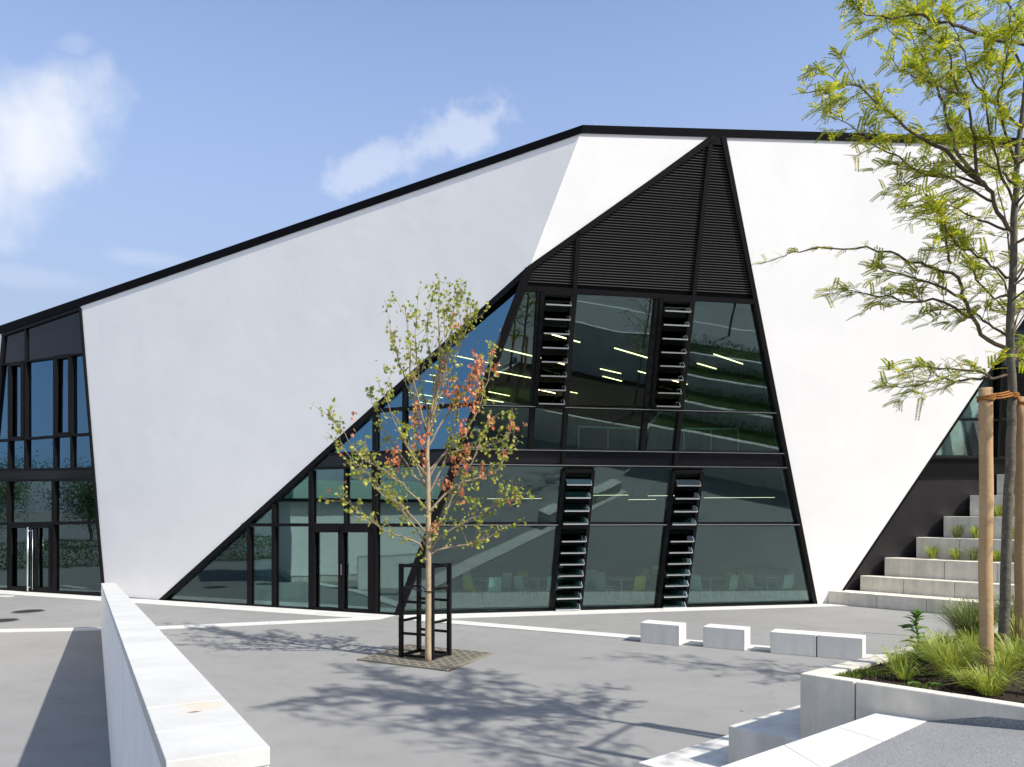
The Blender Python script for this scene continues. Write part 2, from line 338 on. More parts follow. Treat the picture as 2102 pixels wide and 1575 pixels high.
def strip(name, pts, z, label):
    m = MB(); P = [G(*p) for p in pts]
    m.prism([(p.x, p.y, 0.0005) for p in P], [(p.x, p.y, z) for p in P])
    o = m.build(name, STRIP); tag(o, label, None, kind='structure'); return o
cr = G(817, 1262.5)
def wstrip(a, b, w0, w1, z, label, name='pavement_strip'):
    a, b = Vector(a), Vector(b); d = (b - a); d.z = 0; d.normalize(); n = Vector((d.y, -d.x, 0)); n = n if n.y < 0 else -n
    m = MB(); L_ = (b - a).length; k = max(1, int(L_ / 1.2)); gap = .004
    for i in range(k):
        t0, t1 = i / k, (i + 1) / k; p = a.lerp(b, t0) + d * gap; q = a.lerp(b, t1) - d * gap; wa = w0 + (w1 - w0) * t0; wb = w0 + (w1 - w0) * t1
        f = [p, q, q + n * wb, p + n * wa]
        m.prism([(v.x, v.y, .0005) for v in f], [(v.x, v.y, z) for v in f])
    tag(m.build(name, STRIP), label, None, kind='structure')
Aleft = PA.at(-24, 0)
nv = Vector((0, 0, 0))
wstrip(Aleft + nA * .12, C0 + nA * .12, .72, .85, .008, 'white paving strip along the foot of the left facade')
nBh = Vector((PB.n.x, PB.n.y, 0)).normalized()
wstrip(C0 + nBh * .1 + nA * .05, R0 + nBh * .1 + PB.d * 1.0, .85, .5, .012, 'white paving strip along the foot of the right facade')
wstrip(G(-60, 1294), G(320, 1287.5), .42, .42, .016, 'white paving strip crossing the forecourt behind the low wall')
wstrip(G(320, 1287.5), G(770, 1268), .42, .42, .020, 'white paving strip crossing to the corner of the hall')
wstrip(G(846, 1268), G(1800, 1347), .52, .42, .024, 'white paving strip running out to the concrete blocks')
wstrip(G(-60, 1222), G(30, 1224), .3, .3, .016, 'short white paving strip before the left doors')
j = MB(); a_, b_ = G(1772, 1299), G(1905, 1308); j.prism([a_, b_, b_ + Vector((0, .03, 0)), a_ + Vector((0, .03, 0))], [v + Vector((0, 0, .003)) for v in (a_, b_, b_ + Vector((0, .03, 0)), a_ + Vector((0, .03, 0)))])
tag(j.build('pavement_joint', RUBBER), 'dark joint in the asphalt by the seating steps', None, kind='structure')

# ================================================================== THE HALL
hall = empty('assembly_hall', tuple(C0), 'angular white plastered hall with black roof edge and tall slanting glass fronts', 'building')
H = tuple(C0)
def part(mb, name, m, parent=None, label=None, **k):
    o = mb.build(name, m, parent or hall, H, **k)
    if label: o['label'] = label
    return o
# --- roofline
RL = PA.px(-260, 764); RM = PA.px(1195, 262); RR = PB.px(2350, 297)
# white walls: facade A
APEX = (1087, 549)
LG = dict(tl=(8, 683), tr=(164, 628), br=(217, 1222), bl=(-45, 1209))
m = MB(); poly(m, PA, [(164, 627), (1195, 266), (1087, 549), (335, 1232), (217, 1222)], 0, -.45)
part(m, 'wall', WHITE, label='large white plaster wall facet between the two left glass fronts')
m = MB(); poly(m, PA, [(-260, 776), (8, 682), (-45, 1209), (-260, 1199)], 0, -.45); part(m, 'wall', WHITE, label='sliver of white plaster at the left edge')
m = MB(); poly(m, PB, [(1195, 266), (1462, 276), (1087, 549)], 0, -.45); part(m, 'wall', WHITE, label='bright white triangular facet under the roof peak')
m = MB(); poly(m, PB, [(1484, 276), (2350, 309), (2350, 300), (2260, 420), (2012, 790), (1726, 1222), (1712, 1239.5), (1672, 1240)], 0, -.45); part(m, 'wall', WHITE, label='broad sunlit white plaster wall right of the pointed glass front')
# fascia
def fascia(pts_pl, d0, d1): pass
m = MB()
def fas(mb, p0, p1, q0, q1, n0, n1, d0=.035, d1=-.5):   # top line p0-p1, bottom line q0-q1
    mb.prism([p0 + n0 * d0, p1 + n1 * d0, q1 + n1 * d0, q0 + n0 * d0], [p0 + n0 * d1, p1 + n1 * d1, q1 + n1 * d1, q0 + n0 * d1])
nM = (PA.n + PB.n).normalized()
fas(m, PA.px(-260, 759), PA.px(1196, 257.5), PA.px(-260, 776), PA.px(1194, 274), PA.n, nM)
fas(m, PB.px(1196, 257.5), PB.px(2350, 291), PB.px(1194, 274), PB.px(2350, 308), nM, PB.n)
part(m, 'roof_edge', FASC)
m = MB(); 
for (x, t) in ((1225, .3), (1330, 0), (1535, 0), (1700, 0)):
    p = PB.px(x, 258 + (x - 1196) * .029, -.1); m = MB(); m.tube([p - Vector((0, 0, .02)), p + Vector((0, 0, .09))], .014, 6); part(m, 'roof_pin', ALU)
# roof and closing walls
bk = 24.0
m = MB(); back = Vector((0.15, 1, 0)).normalized() * bk
top = [RL - PA.n * .4, RM - nM * .4, RR - PB.n * .4]; top = [p - Vector((0, 0, .25)) for p in top]
m.add(top + [p + back + Vector((0, 0, -.5)) for p in top], [(0, 1, 4, 3), (1, 2, 5, 4)]); m.add([p + Vector((0, 0, .1)) for p in top] + [p + back + Vector((0, 0, -.4)) for p in top], [(0, 1, 4, 3), (1, 2, 5, 4)])
part(m, 'roof', PANEL)
m = MB(); bl = top[0]; br = top[2]
def wallq(mb, a, b):
    n = (b - a); n.z = 0; n = Vector((-n.y, n.x, 0)).normalized() * .15
    a0, b0 = Vector((a.x, a.y, 0)), Vector((b.x, b.y, 0)); mb.prism([a0, b0, b, a], [a0 + n, b0 + n, b + n, a + n])
bb = [p + back + Vector((0, 0, -.5)) for p in top]
wallq(m, bl, bb[0]); wallq(m, bb[0], bb[1]); wallq(m, bb[1], bb[2]); wallq(m, bb[2], Vector((br.x, br.y + 3.2, br.z)))
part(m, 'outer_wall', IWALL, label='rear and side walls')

# --- interior floors and ceilings
def foot(z, inset=.22):
    l = PA.at(-26, 0) ; l = Vector((l.x, l.y, z)) - PA.n * inset
    c = C0 + (T - C0) * (z / T.z) - nM * inset * 1.05
    r = C0 + PB.d * 26 + PB.u * (z / PB.u.z) - PB.n * inset
    return [Vector((p.x, p.y, z)) for p in (l, c, r)]
def slab(name, z0, z1, mt, label, inset=.22, xr=None):
    a, b = foot(z0, inset), foot(z1, inset); bx = Vector((2.0, 13.5, 0))
    f = lambda q: [q[0], q[1], q[2], Vector((q[2].x, 40, q[2].z)), Vector((q[0].x, 40, q[0].z))]
    m = MB(); m.prism(f(a), f(b)); return part(m, name, mt, label=label)
slab('floor', .002, .03, IFLOOR, 'pale ground floor behind the glass')
zs0 = PB.px(1250, 957).z; zs1 = PB.px(1250, 926).z
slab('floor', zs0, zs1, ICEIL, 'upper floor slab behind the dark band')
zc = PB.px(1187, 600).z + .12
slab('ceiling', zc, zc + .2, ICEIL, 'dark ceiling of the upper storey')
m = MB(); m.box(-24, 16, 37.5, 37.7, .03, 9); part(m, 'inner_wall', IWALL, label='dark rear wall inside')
def vwall(mb, pxa, Ya, pxb, Yb, z0, z1, th=.12):
    a = Vector(((pxa - CX) / F * Ya, Ya, z0)); b = Vector(((pxb - CX) / F * Yb, Yb, z0)); d = (b - a).normalized(); n = Vector((-d.y, d.x, 0)) * th
    up = Vector((0, 0, z1 - z0)); mb.prism([a, b, b + n, a + n], [a + up, b + up, b + up + n, a + n + up])

RAILM = mat('rail_metal', (.45, .56, .47), .4, .3)
# stair stringer / balustrade inside the upper storey
m = MB()
for (x0, y0, x1, y1, Y) in ((1300 - 112, 876, 1308, 880, 24.5), (1404, 880, 1515, 881, 24.5)):
    a = D(x0, y0, Y); b = D(x1, y1, Y); zb = zs1 + .02
    m = MB(); m.bar(a, b, .04, .05)
    for t in (0, .5, 1):
        p = a.lerp(b, t); m.bar((p.x, p.y, zb), p, .03, .03, (0, 1, 0))
    part(m, 'railing', RAILM)

# --- left entrance glazing (facade A)
def grid(pl, quads, name, mt, parent, d0, d1=None, label=None):
    m = MB()
    for q in quads: poly(m, pl, q, d0, d1 if d1 is not None else d0 - .02)
    return part(m, name, mt, parent, label)
lw = MB()
pbar(lw, PA, (8, 690), (-42, 1208), .12); pbar(lw, PA, (166, 634), (214, 1221), .09, .05); pbar(lw, PA, (5, 689), (166, 634), .10)
pbar(lw, PA, (-45, 1210), (217, 1222), .14)
for (x, y0, y1, w_) in ((53.5, 673, 964, .08), (112, 732, 964, .08), (19, 745, 964, .09), (147, 728, 963, .07)): pbar(lw, PA, (x, y0), (x, y1), w_, .03)
for (x, y0, y1, w_) in ((17.5, 986, 1209, .10), (110, 986, 1214, .12), (52, 905, 964, .05)): pbar(lw, PA, (x, y0), (x, y1), w_, .03)
for (x0, y0, x1, y1, w_) in ((0, 749.5, 172, 726, .06), (-14, 905.5, 184, 891, .08), (-18, 965, 190, 962.5, .08), (-20, 987, 192, 985, .07), (-28, 1076, 201, 1073, .10)): pbar(lw, PA, (x0, y0), (x1, y1), w_, .035)
lgl = part(lw, 'window', BLACK, label='tall tapered entrance glazing at the left edge')
def sash(pl, pts, w_, name='sash', parent=None, d0=.055, d1=-.02):
    m = MB(); k = len(pts); c = sum((Vector((p[0], p[1], 0)) for p in pts), Vector()) / k
    for i in range(k): pbar(m, pl, pts[i], pts[(i + 1) % k], w_, d0, d1)
    return part(m, name, BLACK, parent)
sash(PA, [(22.5, 749), (47.5, 746), (47.5, 900), (22, 901)], .13, parent=lgl)
sash(PA, [(116.5, 734), (145, 730.5), (145.5, 891), (115, 893.5)], .13, parent=lgl)
grid(PA, [[(3, 749), (172, 727), (190, 963), (-19, 966)]], 'pane', GLA, lgl, -.07)
grid(PA, [[(-20, 986), (192, 984), (215, 1222), (-45, 1210)]], 'pane', GLC, lgl, -.07)
for q_ in ([(8, 690), (166, 634), (173, 726), (3, 749)], [(-19, 965), (191, 962.5), (193, 985), (-21, 987)]): grid(PA, [q_], 'spandrel', SPAN, lgl, -.03)
dr = MB()
for (x, w_) in ((23, .09), (59, .07), (76, .08), (104, .10)): pbar(dr, PA, (x, 1079), (x, 1211 + x * .035), w_, .05, -.03)
for (y) in (1081,): pbar(dr, PA, (19, y), (108, y - .5), .11, .05, -.03)
pbar(dr, PA, (19, 1208), (108, 1212), .16, .05, -.03)
dob = part(dr, 'door', BLACK, lgl, 'glazed entrance door with tall steel pull handle')
m = MB(); p0 = PA.px(66, 1082, .16); p1 = PA.px(66, 1213, .16); m.tube([p0, p1], .03, 10)
for t in (.06, .94): q = p0.lerp(p1, t); m.tube([q, q - PA.n * .14], .012, 6)
q0 = PA.px(73.5, 1087, .12); q1 = PA.px(73.5, 1210, .12); m.tube([q0, q1], .012, 8)
part(m, 'handle', ALU, lgl, smooth=True)

# --- big slanting glazing, part on facade A
gA = MB()
hyp = lambda x: 1231 - (x - 335) * (1231 - 549) / (1087 - 335)      # slanting edge
pbar(gA, PA, (330, 1235), (1087, 553), .15, .05, -.3)
pbar(gA, PA, (335, 1235), (817, 1264.5), .12, .045)
for (x, y0, y1, w_) in ((510.7, 1082, 1245, .10), (561.5, 1034, 1248, .10), (638, 966, 1253, .13), (769, 845, 925, .12), (769, 960, 1262, .15), (829.5, 792, 925, .09), (709, 962, 1078, .07)):
    pbar(gA, PA, (x, y0), (x, y1), w_, .03)
for (x0, y0, x1, y1, w_) in ((497, 1077.5, 888, 1078.5, .09), (632, 962, 935, 953, .07), (672, 932, 944, 923, .07), (766, 843, 978, 829, .09)): pbar(gA, PA, (x0, y0), (x1, y1), w_, .035)
gao = part(gA, 'window', BLACK, label='slanting triangular glass front on the left facade')
grid(PA, [[(340, 1229), (632, 963), (935, 953), (817, 1262)]], 'pane', GLC, gao, -.07)
grid(PA, [[(672, 930), (1062, 596), (1068, 596), (944, 923)]], 'pane', GLA, gao, -.07)
for q_ in ([(632, 963), (672, 930), (944, 923), (933, 953)], [(1062, 596), (1085, 553), (1068, 596)]): grid(PA, [q_], 'spandrel', SPAN, gao, -.03)
# crease post
m = MB(); a = PA.px(1086, 553); b = C0.copy(); d = (b - a).normalized(); x = d.cross(nM).normalized() * .10
m.prism([v + nM * .09 for v in (a - x, b - x, b + x, a + x)], [v - nM * .2 for v in (a - x, b - x, b + x, a + x)]); part(m, 'corner_post', BLACK)
# double door on facade A
m = MB()
for (x, w_) in ((643.5, .14), (701, .16), (762, .16)): pbar(m, PA, (x, 1083), (x, 1251 + (x - 640) * .07), w_, .055, -.03)
pbar(m, PA, (640, 1087), (768, 1087), .17, .055, -.03); pbar(m, PA, (640, 1250), (768, 1257), .10, .055, -.03)
dd = part(m, 'door', BLACK, label='black framed glazed double door')
m = MB(); 
for x in (697.5, 704.5): a = PA.px(x, 1158, .1); b = PA.px(x, 1180, .1); m.tube([a, b], .012, 6)
part(m, 'handle', EDGE, dd)

# --- part on facade B
rB = lambda y: 1486 + (y - 283) * (1672 - 1486) / (1240 - 283.)
gB = MB()
pbar(gB, PB, (1086, 551), (1468, 281), .13, .05, -.3)
pbar(gB, PB, (1484, 281), (1673, 1241), .13, .05, -.3)
poly(gB, PB, [(1455, 286), (1466, 277), (1483, 277), (1487, 300), (1462, 296), (1455, 292)], .03, -.1)
pbar(gB, PB, (817, 1263.5), (1674, 1241), .09, .045)
M1 = lambda y: 1187 - (y - 480) * (1187 - 1135) / 770.; M2 = lambda y: 1458 - (y - 290) * (1458 - 1353) / 960.
pbar(gB, PB, (M1(478), 478), (M1(958), 958), .11, .05); pbar(gB, PB, (M2(292), 292), (M2(960), 960), .11, .05)
pbar(gB, PB, (1108, 596), (1089, 922), .13, .03); pbar(gB, PB, (1351, 608), (1319, 926), .13, .03)
for (x0, y0, x1, y1, w_) in ((1070, 591, 1548, 620, .13), (975, 832, 1592, 848.5, .06), (940, 922, 1608, 931.5, .07), (932, 953, 1614, 960.5, .07), (885, 1078, 1640, 1077.2, .06)):
    pbar(gB, PB, (x0, y0), (x1, y1), w_, .045)
gbo = part(gB, 'window', BLACK, label='tall pointed glass front leaning out over the forecourt')
m = MB()   # bright top edges of the transoms
for (x0, y0, x1, y1) in ((975, 832, 1592, 848.5), (940, 922, 1608, 931.5), (932, 953, 1614, 960.5), (885, 1078, 1640, 1077.2)): pbar(m, PB, (x0, y0 - .8), (x1, y1 - .8), .014, .058, .04)
part(m, 'trim', ALU, gbo)
U1 = [(1114, 600), (M1(600) - 4, 603), (M1(833) - 4, 833), (1098, 831)]; U2 = [(1357, 614), (M2(612) - 4, 617), (M2(838) - 4, 838), (1338, 836)]
L1 = [(1158, 966), (1217, 966), (1191, 1248), (1133, 1250)]; L2 = [(1383, 968), (1440, 968), (1406, 1244), (1351, 1246)]
grid(PB, [[(1064, 599), (1107, 600), (1092, 833), (978, 829)], [(1187, 605), (1350, 612), (1334, 835), (1167, 832)], [(1428, 619), (1548, 622), (1591, 847), (1400, 843)],
          [(978, 831), (1592, 848), (1608, 931), (941, 922)], [(930, 954), (1156, 956), (1130, 1252), (822, 1260)], [(1222, 958), (1380, 959), (1349, 1246), (1193, 1250)],
          [(1445, 961), (1614, 962), (1671, 1240), (1408, 1245)]], 'pane', GLB, gbo, -.07)
grid(PB, [[(943, 923), (1608, 932), (1614, 960), (932, 953)]], 'spandrel', SPAN, gbo, -.03)
# screen of fine slats under the peak
m = MB(); s0, h0 = PB.sh(1200, 594); sa, ha = PB.sh(1475, 296)
SA, HA = PB.sh(1087, 552); SB, HB = PB.sh(1468, 284); SCx, HC = PB.sh(1484, 284); SD, HD = PB.sh(1673, 1241)
hb = PB.sh(1300, 600)[1]; k = 0; h = hb + .12
while h < HB - .15:
    xl = SA + (h - HA) / (HB - HA) * (SB - SA) if h > HA else SA - (HA - h) * .35
    xr = SCx + (h - HC) / (HD - HC) * (SD - SCx)
    if xr - xl > .1:
        a, b = PB.at(xl, h, -.02), PB.at(xr, h, -.02); o = PB.n * .012; c = -PB.n * .010 + PB.u * .004; t_ = PB.u * .012
        m.prism([a + o, b + o, b + o + t_, a + o + t_], [a + c, b + c, b + c + t_, a + c + t_])
    h += .066
scr = part(m, 'louvre_screen', SLATM, gbo, 'fine horizontal louvres filling the peak of the glass front')
m = MB(); poly(m, PB, [(1070, 592), (1090, 553), (1466, 284), (1486, 284), (1549, 618)], -.12, -.16); part(m, 'screen_backing', BLACK, gbo)
# opening louvre windows
def louv(q, n0, n1, label, tall=None):
    fr = MB(); P = [PB.sh(*p) for p in q]
    for i in range(4): pbar(fr, PB, q[i], q[(i + 1) % 4], .10, .06, -.12)
    if tall: pbar(fr, PB, tall[0], tall[1], .16, .06, -.12)
    fo = part(fr, 'louvre_window', BLACK, label=label)
    (sl, ht), (sr, _), (sr2, hb_), (sl2, _) = P
    rows = []
    if tall:
        hm = PB.sh(*tall[0])[1]
        rows += [(ht - (ht - hm - .08) * (i + .95) / n0, (ht - hm - .1) / n0) for i in range(n0)]
        rows += [(hm - .1 - (hm - hb_ - .1) * (i + .9) / n1, (hm - hb_ - .1) / n1) for i in range(n1)]
    else: rows += [(ht - (ht - hb_) * (i + .82) / n0, (ht - hb_) / n0) for i in range(n0)]
    for hh, st in rows:
        t = (ht - hh) / (ht - hb_); a = sl + (sl2 - sl) * t + .06; b = sr + (sr2 - sr) * t - .06
        o_, i_ = PB.n * .20 , -PB.n * .02 + PB.u * (st * .5)
        A_, B_ = PB.at(a, hh), PB.at(b, hh); nn = PB.u * .006 + PB.n * .006
        sm = MB(); sm.prism([A_ + o_, B_ + o_, B_ + i_, A_ + i_], [A_ + o_ + nn, B_ + o_ + nn, B_ + i_ + nn, A_ + i_ + nn]); so_ = part(sm, 'slat', GLS, fo)
        em = MB(); em.bar(A_ + o_ - PB.u * .006, B_ + o_ - PB.u * .006, .022, .035, PB.u)
        ci = B_ + PB.d * -.015; em.prism([ci + o_, ci + PB.n * .02 - PB.u * .02, ci + PB.n * .06 + PB.u * .10], [v + PB.d * .03 for v in (ci + o_, ci + PB.n * .02 - PB.u * .02, ci + PB.n * .06 + PB.u * .10)])
        eo = MB(); eo.v = em.v; eo.f = em.f; ee = part(eo, 'slat', ALU if True else EDGE, fo)
    return fo
louv(U1, 8, 0, 'left upper column of open glass louvres')
louv(U2, 8, 0, 'right upper column of open glass louvres')
louv(L1, 4, 7, 'left lower column of open glass louvres', ((1148, 1079), (1206, 1079)))
louv(L2, 4, 7, 'right lower column of open glass louvres', ((1371, 1080), (1426, 1080)))

# dark corner beside the seating steps
m = MB(); poly(m, PB, [(1914, 941), (2350, 941), (2350, 1240), (1712, 1240)], -.12, -.3); part(m, 'panel', PANEL, label='dark panel wall behind the seating steps')
m = MB(); poly(m, PB, [(2012, 790), (2260, 420), (2350, 300), (2350, 941), (1914, 941)], -.2, -.22)
gd = MB(); pbar(gd, PB, (1914, 941), (2350, 944), .06, 0, -.2); pbar(gd, PB, (1966, 862), (2350, 866), .06, -.05, -.2); poly(gd, PB, [(1914, 945), (2350, 945), (2350, 978), (1889, 978)], -.06, -.2)
pbar(gd, PB, (2062, 720), (2052, 941), .08, -.05, -.2); pbar(gd, PB, (2262, 420), (1712, 1240), .08, .012, -.2)
gdo = part(gd, 'window', BLACK, label='slanting corner window above the dark panel')
part(m, 'pane', GLB, gdo)

# --- things inside
Z1 = zc - .06
UPL = [((165, 485), (345, 528)), ((475, 392), (650, 442)), ((870, 478), (1080, 540)), ((1480, 510), (1700, 585)), ((1395, 575), (1515, 610)), ((780, 610), (910, 640)), ((1020, 625), (1075, 640)),
       ((795, 657), (915, 688)), ((115, 625), (340, 668)), ((405, 540), (560, 585)), ((1135, 655), (1355, 715)), ((375, 740), (495, 765)), ((500, 740), (635, 765)), ((70, 755), (205, 782)), ((60, 805), (165, 822))]
UPL = [tuple((980 + p[0] / 3.091, 560 + p[1] / 3.091) for p in l) for l in UPL]
UPL += [tuple((660 + p[0] / 2.583, 550 + p[1] / 2.583) for p in l) for l in (((690, 462), (960, 520)), ((535, 597), (650, 615)), ((460, 660), (645, 690)), ((575, 567), (620, 575)), ((520, 712), (640, 730)))]
lights = []
wh = ['left', 'centre', 'right']
for i, (a, b) in enumerate(UPL):
    am = ((a[0] + b[0]) / 2, (a[1] + b[1]) / 2); Yc = (Z1 - CAMZ) * F / (HY - am[1])
    Yc = min(Yc, 36.5); p = Vector(((am[0] - CX) / F * Yc, Yc, CAMZ + (HY - am[1]) / F * Yc))
    Pa = (Z1 - CAMZ) * F / (HY - a[1]); Pb = (Z1 - CAMZ) * F / (HY - b[1])
    A_, B_ = D(a[0], a[1], min(Pa, 37)), D(b[0], b[1], min(Pb, 37))
    if (B_ - A_).length > 2.6: 
        c = (A_ + B_) / 2; B_ = c + (B_ - c).normalized() * 1.3; A_ = c + (A_ - c).normalized() * 1.3
    e = empty('ceiling_light', tuple(A_), 'slim yellowish ceiling light tube glowing behind the upper glass', 'ceiling light', 'linear ceiling lights of the upper storey')
    mm_ = MB(); mm_.bar(A_, B_, .04, .025); mm_.build('tube', LAMP, e, tuple(A_))
    m2_ = MB(); u_ = Vector((0, 0, .035)); m2_.bar(A_ + u_, B_ + u_, .09, .04); m2_.build('housing', BLACK, e, tuple(A_))
for (xa, xb, y) in ((1000, 1112, 1024), (1218, 1290, 1017), (1290, 1346, 1026), (1330, 1420, 1018), (1445, 1590, 1022)):
    Y = 34; A_, B_ = D(xa, y, Y), D(xb, y - .6, Y)
    e = empty('pendant_light', tuple(A_), 'long thin lamp tube hanging low over the tables behind the lower glass', 'pendant light', 'pendant lights of the ground floor')
    mm_ = MB(); mm_.bar(A_, B_, .03, .016); mm_.build('tube', LAMP2, e, tuple(A_))
    m2_ = MB(); u_ = Vector((0, 0, .035)); m2_.bar(A_ + u_, B_ + u_, .07, .03); 
    for t in (.15, .85): q = A_.lerp(B_, t); m2_.tube([q + u_, Vector((q.x, q.y, zs0))], .006, 4)
    m2_.build('housing', BLACK, e, tuple(A_))

def make_chair(shell, name_lab):
    e = empty('cafeteria_chair', (0, 0, .03), name_lab, 'chair')
    m = MB(); seat = []
    prof = [(.22, .44), (.16, .455), (0, .44), (-.14, .435), (-.2, .47), (-.23, .6), (-.27, .88)]
    for i in range(len(prof) - 1):
        (y0, z0), (y1, z1) = prof[i], prof[i + 1]; w0 = .21; w1 = .21 if i < 4 else .19
        m.prism([(-w0, y0, z0), (w0, y0, z0), (w1, y1, z1), (-w1, y1, z1)], [(-w0, y0, z0 - .015), (w0, y0, z0 - .015), (w1, y1 - .008, z1 - .013), (-w1, y1 - .008, z1 - .013)])
    m.v = [(x, y, z - .03) for x, y, z in m.v]
    m.build('seat_shell', shell, e)
    for sx in (-1, 1):
        for sy in (-1, 1):
            l = MB(); l.tube([(sx * .15, sy * .13, .40), (sx * .21, sy * .2, 0)], .011, 6); l.build('leg', CHROME, e)
    return e
chw = make_chair(CHW, ''); chy = make_chair(CHY, '')
def make_table():
    e = empty('cafeteria_table', (0, 0, .03), 'pale round cafeteria table on a single steel column', 'table', 'cafeteria tables behind the glass')
    m = MB(); m.tube([(0, 0, .70), (0, 0, .73)], .45, 24); m.build('table_top', IWHITE, e)
    m = MB(); m.tube([(0, 0, .02), (0, 0, .70)], .03, 8); m.build('column', CHROME, e)
    m = MB(); m.tube([(0, 0, 0), (0, 0, .02)], .25, 16); m.build('base', CHROME, e)
    return e
tab0 = make_table()
first = {'w': chw, 'y': chy, 't': tab0}; used = set()
def inst(kind, x, y, rz):
    o = first[kind]
    if kind in used: o = copy_tree(o)
    used.add(kind); o.location = (x, y, .03); o.rotation_euler = (0, 0, rz); return o
rr = random.Random(3)
tabs = [(1105, 24.1), (1275, 24.2), (1458, 24.4), (1575, 24.8), (1000, 24.0), (1190, 26.6), (1370, 26.7), (540, 26.0), (430, 26.6)]
cn = 0
for i, (px, Y) in enumerate(tabs):
    X = (px - CX) / F * Y; inst('t', X, Y, 0)
    kk = rr.sample(range(4), 4)
    for q in range(4):
        a = q * math.pi / 2 + .5 + rr.uniform(-.35, .35); yel = (q == kk[0]); cx_, cy_ = X + math.cos(a) * .62, Y + math.sin(a) * .62
        o = inst('y' if yel else 'w', cx_, cy_, a + math.pi / 2 + rr.uniform(-.2, .2))
        o['label'] = ('yellow moulded chair at a cafeteria table behind the glass' if yel else 'pale green-white moulded chair at a cafeteria table behind the glass')
        o['group'] = 'yellow cafeteria chairs' if yel else 'pale cafeteria chairs'; o['category'] = 'chair'
st = MB(); p = G(608, 1226); st.box(p.x - .3, p.x + .3, 25.0, 25.5, .03, .5)
tag(st.build('box_stool', mat('yellow_box', (.62, .60, .10), .5), None, (p.x, 25.2, .03), bevel=.02), 'yellowish box stool inside, left of the double door', 'stool')

# ================================================================== LOW WALL AT LEFT
def W_(Y): return .218 - .539 * Y
wd = Vector((-.539, 1, 0)).normalized(); wn = Vector((wd.y, -wd.x, 0))      # wn: to the right
def wallpt(Y, z): return Vector((W_(Y), Y, z))
def ztop(Y): return 2.245 - .0672 * (Y - 2.3)
lwall = empty('low_wall', tuple(wallpt(18.5, 0)), 'long white concrete parapet wall in the left foreground with sloping top', 'wall')
LO = tuple(wallpt(18.5, 0))
def concrete_top():
    m = concrete('parapet_top_concrete', (.56, .55, .515), (.48, .465, .425), streak=False)
    t = m.node_tree; p = t.nodes['Principled BSDF']; src = p.inputs['Base Color'].links[0].from_socket
    co = [n for n in t.nodes if n.type == 'TEX_COORD'][0]
    rust = G(399, 1453, ztop(2.7)); 
    def spot(c, rx, ry, col, prev, soft=1.0, nk=.8):
        mp = t.nodes.new('ShaderNodeMapping'); mp.vector_type = 'TEXTURE'; mp.inputs['Location'].default_value = tuple(Vector(c) - Vector(LO)); mp.inputs['Scale'].default_value = (rx, ry, 5)
        mp.inputs['Rotation'].default_value = (0, 0, math.atan2(wd.y, wd.x) - math.pi / 2)
        t.links.new(co.outputs['Object'], mp.inputs[0]); ln = t.nodes.new('ShaderNodeVectorMath'); ln.operation = 'LENGTH'; t.links.new(mp.outputs[0], ln.inputs[0])
        nz = t.nodes.new('ShaderNodeTexNoise'); nz.inputs['Scale'].default_value = 9; nz.inputs['Detail'].default_value = 6; t.links.new(co.outputs['Object'], nz.inputs['Vector'])
        ad = t.nodes.new('ShaderNodeMath'); ad.operation = 'MULTIPLY_ADD'; ad.inputs[1].default_value = nk; t.links.new(nz.outputs[0], ad.inputs[0]); t.links.new(ln.outputs['Value'], ad.inputs[2])
        mr = t.nodes.new('ShaderNodeMapRange'); mr.interpolation_type = 'SMOOTHSTEP'; mr.inputs[1].default_value = .5 * nk + .1; mr.inputs[2].default_value = 1 + .5 * nk; mr.inputs[3].default_value = soft; mr.inputs[4].default_value = 0
        t.links.new(ad.outputs[0], mr.inputs[0]); mx = t.nodes.new('ShaderNodeMixRGB'); t.links.new(mr.outputs[0], mx.inputs[0]); t.links.new(prev, mx.inputs[1]); mx.inputs[2].default_value = (*col, 1); return mx.outputs[0]
    c = spot(rust + Vector((-.02, .12, 0)), .13, .17, (.62, .44, .20), src, .34, 1.6)
    c = spot(rust, .035, .022, (.22, .085, .01), c, 1.0, .35)
    t.links.new(c, p.inputs['Base Color']); return m
WTOP = concrete_top()
WT = .30
segs = [2.3, 2.68, 3.12, 5.4, 9.0, 13.5, 18.5]
jm = MB()
# body as panels with narrow gaps, separate coping on top
def wseg(y0, y1, z0f, z1f, ex0, ex1):
    mb = MB(); a, b = wallpt(y0, 0), wallpt(y1, 0)
    P = [(a + wn * ex0, y0), (b + wn * ex0, y1), (b + wn * ex1, y1), (a + wn * ex1, y0)]
    mb.prism([Vector((p.x, p.y, z0f(y))) for p, y in P], [Vector((p.x, p.y, z1f(y))) for p, y in P]); return mb
body = [2.3, 3.3, 5.7, 8.6, 13.5, 18.5]
for i in range(5):
    y0, y1 = body[i] + (.004 if i else 0), body[i + 1] - .004
    wseg(y0 + (.003 if i == 0 else 0), y1, lambda y: 0.0, lambda y: ztop(y) - .062, .003, WT - .003).build('wall_panel', WALLC, lwall, LO)
for i in range(len(segs) - 1):
    y0, y1 = segs[i] + (.003 if i else 0), segs[i + 1] - .003
    wseg(y0, y1, lambda y: ztop(y) - .06, ztop, 0, WT).build('coping', WTOP, lwall, LO, bevel=.004)
sl = MB()
for (x, y, z0, z1) in ((240, 0, 1.02, 1.42), (216.5, 0, .5, .8), (210.5, 0, .45, .7)):
    k_ = (x - CX) / F; Y = .218 / (k_ + .539) if abs(k_ + .539) > 1e-4 else 15
